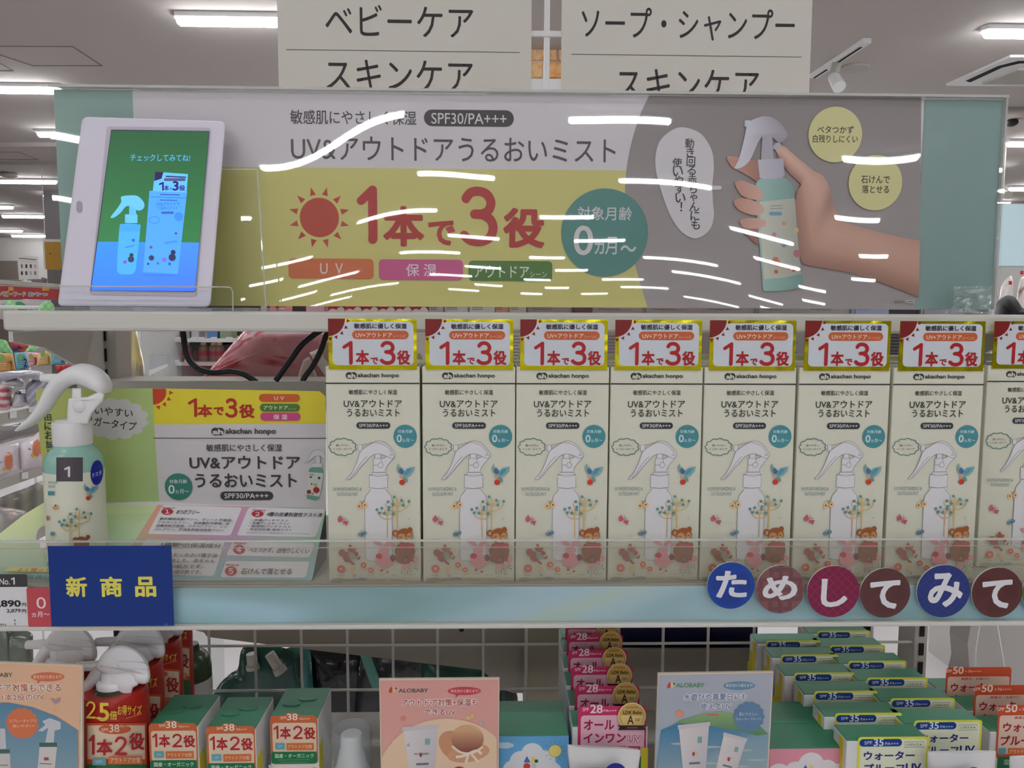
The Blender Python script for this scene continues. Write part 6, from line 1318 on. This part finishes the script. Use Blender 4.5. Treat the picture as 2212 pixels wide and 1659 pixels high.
for i, x in enumerate((334, 354, 376, 394, 405, 441, 463, 475)):
    c = at(x, 782, YF+.07)
    if BOT is None:
        BOT = thing('drink_bottle', '', 'bottle', (c.x, YF+.07, zb_), 'small red banded drink bottles'); c0 = (c.x, YF+.07, zb_)
        MB().lathe(c0, [(.017, 0), (.017, .045), (.015, .052), (.009, .058)], n=16).build('bottle_body', M_JU, BOT, smooth=True, auto=50); MB().lathe(c0, [(.0173, .02), (.0173, .036)], n=16).build('red_band', M_RL, BOT, smooth=True, auto=50); MB().lathe(c0, [(.0105, .056), (.0105, .066)], n=14).build('cap', M_CP, BOT, smooth=True, auto=50); o = BOT
    else: o = dup(BOT, (c.x-BOT.location.x, 0, 0))
    o['label'] = 'small red banded drink bottle on the far shelf, %s from the left' % ORD[i]
PCK = [(338, 360, (190, 160, 150)), (362, 374, (120, 110, 120)), (376, 392, (170, 60, 70)), (394, 410, (150, 160, 150)), (412, 430, (200, 190, 190)), (446, 470, (90, 130, 180)), (474, 500, (140, 150, 120))]
for i, (x0, x1, c) in enumerate(PCK):
    a, b = at(x0, 700, YF+.04), at(x1, 731, YF+.04); m = MB(); m.box((a.x, YF+.04, at(0, 731, YF).z+.0005), (b.x, YF+.1, a.z)); tag(m.build('packet', mat('far_packet_%d' % i, c, rough=.4), bevel=.002), '%s packet on the top far shelf, %s from the left' % (('tan', 'slate', 'red', 'sage', 'pale', 'blue', 'olive')[i], ORD[i]), 'packet')['group'] = 'packets on the top far shelf'
for x, c, lb in ((360, (60, 100, 60), 'green jar low on the far shelf'), (386, (200, 200, 190), 'white jar with green cap low on the far shelf')):
    p = at(x, 815, YF+.05); t2 = thing('jar', lb, 'jar', (p.x, YF+.05, at(0, 830, YF).z)); z0 = at(0, 830, YF).z; MB().lathe((p.x, YF+.05, z0), [(.012, 0), (.012, .04), (.009, .05)], n=14).build('jar_body', mat('jar', c, rough=.3), t2, smooth=True, auto=50); MB().lathe((p.x, YF+.05, z0), [(.008, .048), (.008, .06)], n=12).build('lid', mat('jar_lid', (40, 150, 90), rough=.4), t2)
fY_ = facing(.72); tag(pillow('yellow_bag', fY_, [(280, 853), (281, 700), (292, 700), (301, 740), (311, 790), (312, 853)], .012, lambda x, y: (226, 214, 150) if x > 285 and y < 790 else (180, 168, 150), M_PLASTIC, loc=fY_(290, 830)), 'pale yellow hanging bag beside the post cover', 'bag')
t = thing('display_tray', 'white slanted display tray before the far shelving', 'tray', at(340, 810, 1.4)); pt = at(340, 803, 1.41); MB().tube([pt, (pt.x, 1.41, 0)], .008).build('leg', M_WHITE, t); mb = MB(); mb.prism([at(322, 768, 1.4), at(360, 768, 1.4), at(361, 790, 1.4), at(322, 806, 1.4)], (0, .02, 0)); mb.build('side', M_FROST, t); mb = MB(); mb.prism([at(322, 800, 1.39), at(361, 786, 1.39), at(361, 792, 1.39), at(322, 812, 1.39)], (0, .003, 0)); mb.build('lip', M_WHITE, t)
# ================================================================== left aisle: shelving seen past the end of the gondola
XW = -1.0; fX = pln(Vector((XW, 0, 0)), Vector((1, 0, 0)))
LG = thing('side_shelving', 'cream shelving along the left aisle with baby goods', 'shelf', (XW, 1.8, 0))
def shelfx(y0_, h=.022, name='board'):   # front edge through photo pixel (0, y0_)
    p = atx(0, y0_, XW); MB().box((XW-.35, 1.0, p.z-h), (XW, 1.95, p.z)).build(name, M_STEEL, LG, bevel=.001)
    MB().box((XW, 1.0, p.z-h), (XW+.004, 1.95, p.z)).build('ticket_rail', M_STEELD, LG); return p.z
z1_ = shelfx(893); z2_ = shelfx(1033); z3_ = shelfx(1180)
MB().box((XW-.37, 1.0, 0), (XW-.35, 1.95, 1.53)).build('back_panel', mat('shelf_back_grey', (120, 114, 110), rough=.7), LG)
MB().box((XW-.35, 1.0, 0), (XW, 1.95, .1)).build('plinth', M_STEELD, LG)
# red header
p, q = atx(-60, 615, XW), atx(-60, 646, XW)
za_, zb2_ = atx(0, 617, XW).z, atx(0, 644, XW).z; yA, yB = atx(-80, 630, XW).y, atx(108, 630, XW).y
HD = thing('shelf_header', 'red header board with green bordered lettering and yellow badges', 'sign', (XW, 1.9, zb2_)); MB().box((XW-.006, yA, zb2_), (XW, yB+.3, za_)).build('board', mat('red_header', (170, 30, 34), rough=.5), HD)
cv = Cv(f=fX, n=Vector((1, 0, 0)), off=.0005)
cv.T('ベビーフード', 0, 0, 0, 0, (226, 222, 206), b=.1, q=[(0, 627), (56, 630), (56, 641), (0, 642)]); cv.k += 9; cv.T('ベビーフード', 0, 0, 0, 0, (92, 110, 70), b=.02, q=[(1, 628), (55, 631), (55, 640), (1, 641)])
cv.T('おやつ', 0, 0, 0, 0, (226, 222, 206), b=.1, q=[(60, 630), (104, 632), (104, 640), (60, 641)]); cv.k += 9; cv.T('おやつ', 0, 0, 0, 0, (60, 84, 150), b=.02, q=[(61, 631), (103, 633), (103, 639), (61, 640)])
for x0, x1 in ((18, 29), (91, 106)): cv.poly([(x0, 620), (x1, 620.5), (x1, 628), (x0, 628)], (226, 178, 80)); cv.T('123', 0, 0, 0, 0, (150, 90, 40), b=.02, q=[(x0+1, 622), (x1-1, 622.3), (x1-1, 627), (x0+1, 627)])
cv.line([(0, 617.3), (106, 617.6)], 1, (210, 190, 180)); cv.build('lettering', M_COAT, HD)
MB().box((XW-.35, yA, za_+.004), (XW-.0, yB+.3, za_+.012)).build('top_board', M_STEELD, HD)
# hanging food pouches: fan of coloured tags, numbered
PO = [([(-20, 760), (28, 764), (34, 800), (-20, 806)], (226, 170, 96), '1', (178, 100, 40), 'orange'), ([(30, 762), (56, 760), (64, 794), (36, 799)], (104, 176, 196), '2', (24, 92, 150), 'blue'), ([(56, 760), (84, 762), (82, 782), (64, 794)], (232, 176, 188), '3', (180, 30, 60), 'pink'), ([(82, 764), (108, 754), (112, 788), (80, 790)], (226, 190, 120), '1', (190, 120, 40), 'amber'), ([(111, 757), (144, 763), (142, 787), (112, 788)], (110, 180, 196), '2', (24, 92, 150), 'blue'), ([(143, 765), (180, 772), (178, 785), (142, 787)], (232, 170, 186), '3', (180, 30, 60), 'pink')]
for i, (pts, c, n_, c2, nm) in enumerate(PO):
    f_ = pln(Vector((XW+.02+.012*i, 0, 0)), Vector((1, -.35, 0)))
    t = thing('food_pouch', '%s food pouch numbered %s in the left fan, %s from the edge' % (nm, n_, ORD[i]), 'pouch', f_(*pts[3]), 'numbered food pouches')
    pillow('pouch', f_, pts, .008, lambda x, y, c=c: c, M_PAPER, t, sm=0)
    cv = Cv(f=f_, n=Vector((1, -.35, 0)).normalized(), off=.0088); x0 = min(p[0] for p in pts); x1 = max(p[0] for p in pts); y0 = min(p[1] for p in pts); y1 = max(p[1] for p in pts); w, h = x1-x0, y1-y0
    if n_ == '1': _one(cv, x0+w*.72, y0+h*.42, x0+w*.84, y0+h*.85, 2.4, c2)
    else: cv.T(n_, x0+w*.62, y0+h*.36, x0+w*.84, y0+h*.84, (235, 235, 235), b=.09); cv.k += 9; cv.T(n_, x0+w*.62, y0+h*.36, x0+w*.84, y0+h*.84, c2, b=.04)
    cv.ell(x0+w*.4, y0+h*.28, w*.16, (150, 196, 120), h*.18); cv.poly([(x0+w*.15, y0+h*.55), (x0+w*.6, y0+h*.53), (x0+w*.6, y0+h*.66), (x0+w*.15, y0+h*.68)], lerp(c, (255, 255, 255), .5)); cv.line([(x0+w*.18, y0+h*.61), (x0+w*.56, y0+h*.6)], 1.2, c2); cv.line([(x0+w*.18, y0+h*.76), (x0+w*.56, y0+h*.75)], 1, lerp(c, (255, 255, 255), .5)); cv.build('print', M_COAT, t)
def lump(name, label, pts, X, th, fn, m, cat_, grp=None, sm=6):
    f_ = pln(Vector((X, 0, 0)), Vector((1, -.5, 0))); o = pillow(name, f_, pts, th, fn, m, sm=sm, loc=f_(pts[0][0], pts[0][1]), rings=12); tag(o, label, cat_, grp); return o
GRN = lambda x, y: lerp((130, 206, 130), (176, 232, 168), .5+.5*math.sin(x*.4)*math.sin(y*.33))
lump('leaf_decoration', 'mint green crumpled leaf decoration at the left edge below the bracket', [(-20, 735), (0, 733), (14, 736), (20, 748), (28, 762), (20, 764), (8, 760), (-4, 764), (-20, 760)], XW+.06, .004, GRN, M_PAPER, 'decoration')
lump('leaf_decoration', 'pale green leaf decoration above the amber pouch', [(56, 756), (66, 748), (80, 749), (82, 754), (76, 758), (68, 760), (58, 760)], XW+.07, .003, GRN, M_PAPER, 'decoration')
lump('food_sign', 'small red sign with a navy oval, above the pouches', [(20, 736), (62, 744), (62, 752), (50, 760), (28, 758)], XW+.03, .004, lambda x, y: (60, 50, 100) if 25 < x < 47 and y > 746 else (204, 90, 80), M_PAPER, 'sign', sm=0)
lump('red_pack', 'red packet below the pouches behind the trigger', [(119, 789), (160, 788), (150, 802), (124, 806)], XW+.05, .01, lambda x, y: (190, 44, 36), M_PLASTIC, 'packet', sm=0)
lump('blue_pack', 'blue packet corner beside the red packet', [(150, 786), (180, 773), (178, 795), (158, 793)], XW+.10, .008, lambda x, y: (40, 130, 180), M_PAPER, 'packet', sm=0)
m = MB(); P = [atx(150, 781, XW)]+[at(x, y, 1.55) for x, y in ((176, 782), (188, 790), (202, 793), (216, 792))]; m.tube(P, .0035, n=8); tag(m.build('cord', mat('yellow_cord', (230, 184, 90), rough=.4), smooth=True), 'short yellow cord beside the bracket foot', 'cord')
# things above the header gap
lump('leaf_decoration', 'mint cut out leaf left of the tablet, beside the dark green one', [(10, 668), (12, 652), (24, 648), (32, 656), (38, 668), (38, 674), (8, 674)], XW+.1, .002, GRN, M_PAPER, 'decoration')
lump('leaf_decoration', 'dark green cut out leaf left of the tablet', [(34, 654), (46, 652), (58, 662), (56, 674), (38, 674)], XW+.09, .002, lambda x, y: (64, 150, 92), M_PAPER, 'decoration')
lump('leaf_decoration', 'mint cut out tree shape touching the tablet corner', [(84, 668), (90, 656), (102, 650), (114, 656), (118, 668), (114, 676), (82, 676)], XW+.16, .002, GRN, M_PAPER, 'decoration')
lf = bpy.data.objects['leaf_decoration.004']; ORG[lf.name] = lf.location.copy(); pt = pln(Vector((XW+.16, 0, 0)), Vector((1, -.5, 0)))(100, 664); MB().tube([pt+Vector((-.004, 0, 0)), (XW+.005, pt.y, pt.z)], .002, n=6).build('stick', M_WHITE, lf)
lump('picture_panel', 'pastel picture panel with blue blobs under the red header', [(-20, 648), (110, 648), (110, 690), (-20, 690)], XW+.01, .004, lambda x, y: (120, 150, 190) if math.sin(x*.35)*math.sin(y*.5) > .6 else (196, 184, 180), M_PAPER, 'panel', sm=0)
# cups and packs on the first board
CUP = [([(-14, 880), (-12, 834), (30, 832), (26, 848), (22, 884)], lambda x, y: (206, 96, 110) if int(y/8) % 2 else (226, 216, 214), 'clear food cup with red bands on the first left board'), ([(26, 880), (34, 846), (60, 846), (62, 874)], lambda x, y: (90, 96, 120) if y < 852 else (196, 196, 198), 'grey lidded food cup beside the red banded cup'), ([(4, 832), (12, 818), (46, 818), (50, 834)], lambda x, y: (216, 216, 218), 'clear lidded tub on top of the cups'), ([(60, 876), (58, 830), (100, 812), (104, 850), (84, 872)], lambda x, y: (150, 150, 164) if (x+y) % 17 > 6 else (190, 188, 196), 'crumpled grey film package behind the trigger tip'), ([(0, 824), (-10, 806), (60, 800), (96, 806), (92, 824), (50, 816)], lambda x, y: (168, 166, 180), 'grey film package under the orange pouch')]
for i, (pts, fn, lb) in enumerate(CUP): lump('food_pack', lb, pts, XW+.03+.01*i, .02, fn, M_PLASTIC, 'package')
# price tags on rails
for x, y, lb in ((27, 897, 'white price tag on the first left board'), (68, 884, 'white price tag by the trigger tip'), (52, 1028, 'clear price tag on the second left board')):
    f_ = pln(Vector((XW+.006, 0, 0)), Vector((1, 0, 0))); P = [f_(x-6, y-7), f_(x+7, y-9), f_(x+7, y+5), f_(x-6, y+7)]; m = MB(); m.prism(P, (.002, 0, 0)); tag(m.build('price_tag', M_WHITE), lb, 'tag')
# white bags with orange dots on the second board
def bagc(cx, cy):
    def f(x, y):
        if ((x-cx)/10)**2+((y-cy)/19)**2 < 1: return (216, 128, 92)
        if (x-cx+9)**2+(y-cy-16)**2 < 26: return (226, 186, 70)
        if (x-cx+16)**2+(y-cy-2)**2 < 5: return (90, 96, 150)
        return (222, 214, 218)
    return f
lump('snack_bag', 'white snack bag with an orange oval on the second left board', [(-30, 1040), (-26, 972), (30, 955), (46, 964), (48, 1012), (20, 1030)], XW+.02, .03, bagc(19, 996), M_PLASTIC, 'bag', 'white snack bags')
lump('snack_bag', 'white snack bag half hidden behind the tester board', [(44, 1014), (42, 962), (70, 942), (92, 936), (100, 1000), (80, 1010)], XW+.03, .02, bagc(80, 968), M_PLASTIC, 'bag', 'white snack bags')
lump('grey_package', 'dark grey translucent package under the first left board', [(-20, 960), (-20, 926), (60, 910), (88, 906), (92, 934), (40, 948)], XW-.02, .02, lambda x, y: (138, 134, 132), M_PLASTIC, 'package')
lump('tray_package', 'grey green tray package on the lowest left board', [(-20, 1120), (-20, 1086), (60, 1052), (96, 1042), (100, 1100), (40, 1130)], XW+.01, .015, lambda x, y: lerp((150, 150, 134), (120, 116, 110), .5+.5*math.sin(x*.2)), M_PLASTIC, 'package')
lump('tray_package', 'pale bag with a pinkish oval at the lower left edge', [(-20, 1180), (-16, 1100), (10, 1096), (40, 1100), (60, 1112), (60, 1180)], XW+.05, .02, lambda x, y: (196, 176, 168) if ((x-25)/9)**2+((y-1108)/14)**2 < 1 else (170, 164, 160), M_PLASTIC, 'package')
# ================================================================== right strip beyond the banner
YQ = 7.5
a, b = at(2140, 440, YQ), at(2420, 575, YQ); t = thing('wall_panel', 'pale blue lit wall panel right of the banner', 'panel', (a.x, YQ, b.z)); MB().box((a.x, YQ, b.z), (b.x+1, YQ+.05, at(2200, 442, YQ).z)).build('panel', mat('pale_blue_panel', (198, 222, 230), rough=.25, emit=.25), t)
MB().box((a.x-.4, YQ+.05, 0), (b.x+1.2, YQ+.2, at(2200, 438, YQ).z)).build('wall_partition', M_WALL, kind='structure')
fR = facing(3.0)
for i, (pts, lb) in enumerate((([(2158, 684), (2160, 630), (2172, 604), (2190, 602), (2186, 684)], 'white clear-wrapped bag right of the banner, left one'), ([(2200, 684), (2201, 612), (2216, 596), (2250, 600), (2256, 684)], 'white clear-wrapped bag with brown print at the right edge'))):
    o = pillow('wrapped_bag', fR, pts, .04, lambda x, y: (150, 110, 100) if (x-2206)**2+(y-625)**2 < 40 else ((186, 50, 60) if (x-2207)**2+(y-588)**2 < 12 else (228, 222, 218)), M_PLASTIC, loc=fR(*pts[0]), rings=7); tag(o, lb, 'bag', 'wrapped bags right of the banner')
p, q = at(2140, 690, 3.0), at(2330, 690, 3.0); MB().box((p.x, 2.9, 0), (q.x+.5, 3.3, p.z)).build('low_fixture', M_STEEL); tag(bpy.data.objects['low_fixture'], 'cream low fixture carrying the wrapped bags', 'fixture')
m = MB(); fq = facing(2.95)
for x, y, lb in ((2208, 589, 'small red tag above the wrapped bags, upper one'), (2183, 611, 'small red tag on the left wrapped bag')):
    m = MB(); m.prism([fq(x-3, y-4), fq(x+3, y-4), fq(x+3, y+4), fq(x-3, y+4)], (0, .003, 0)); tag(m.build('red_tag', mat('red_tag', (196, 50, 60), rough=.5)), lb, 'tag')
bpy.data.objects.remove(TOB)
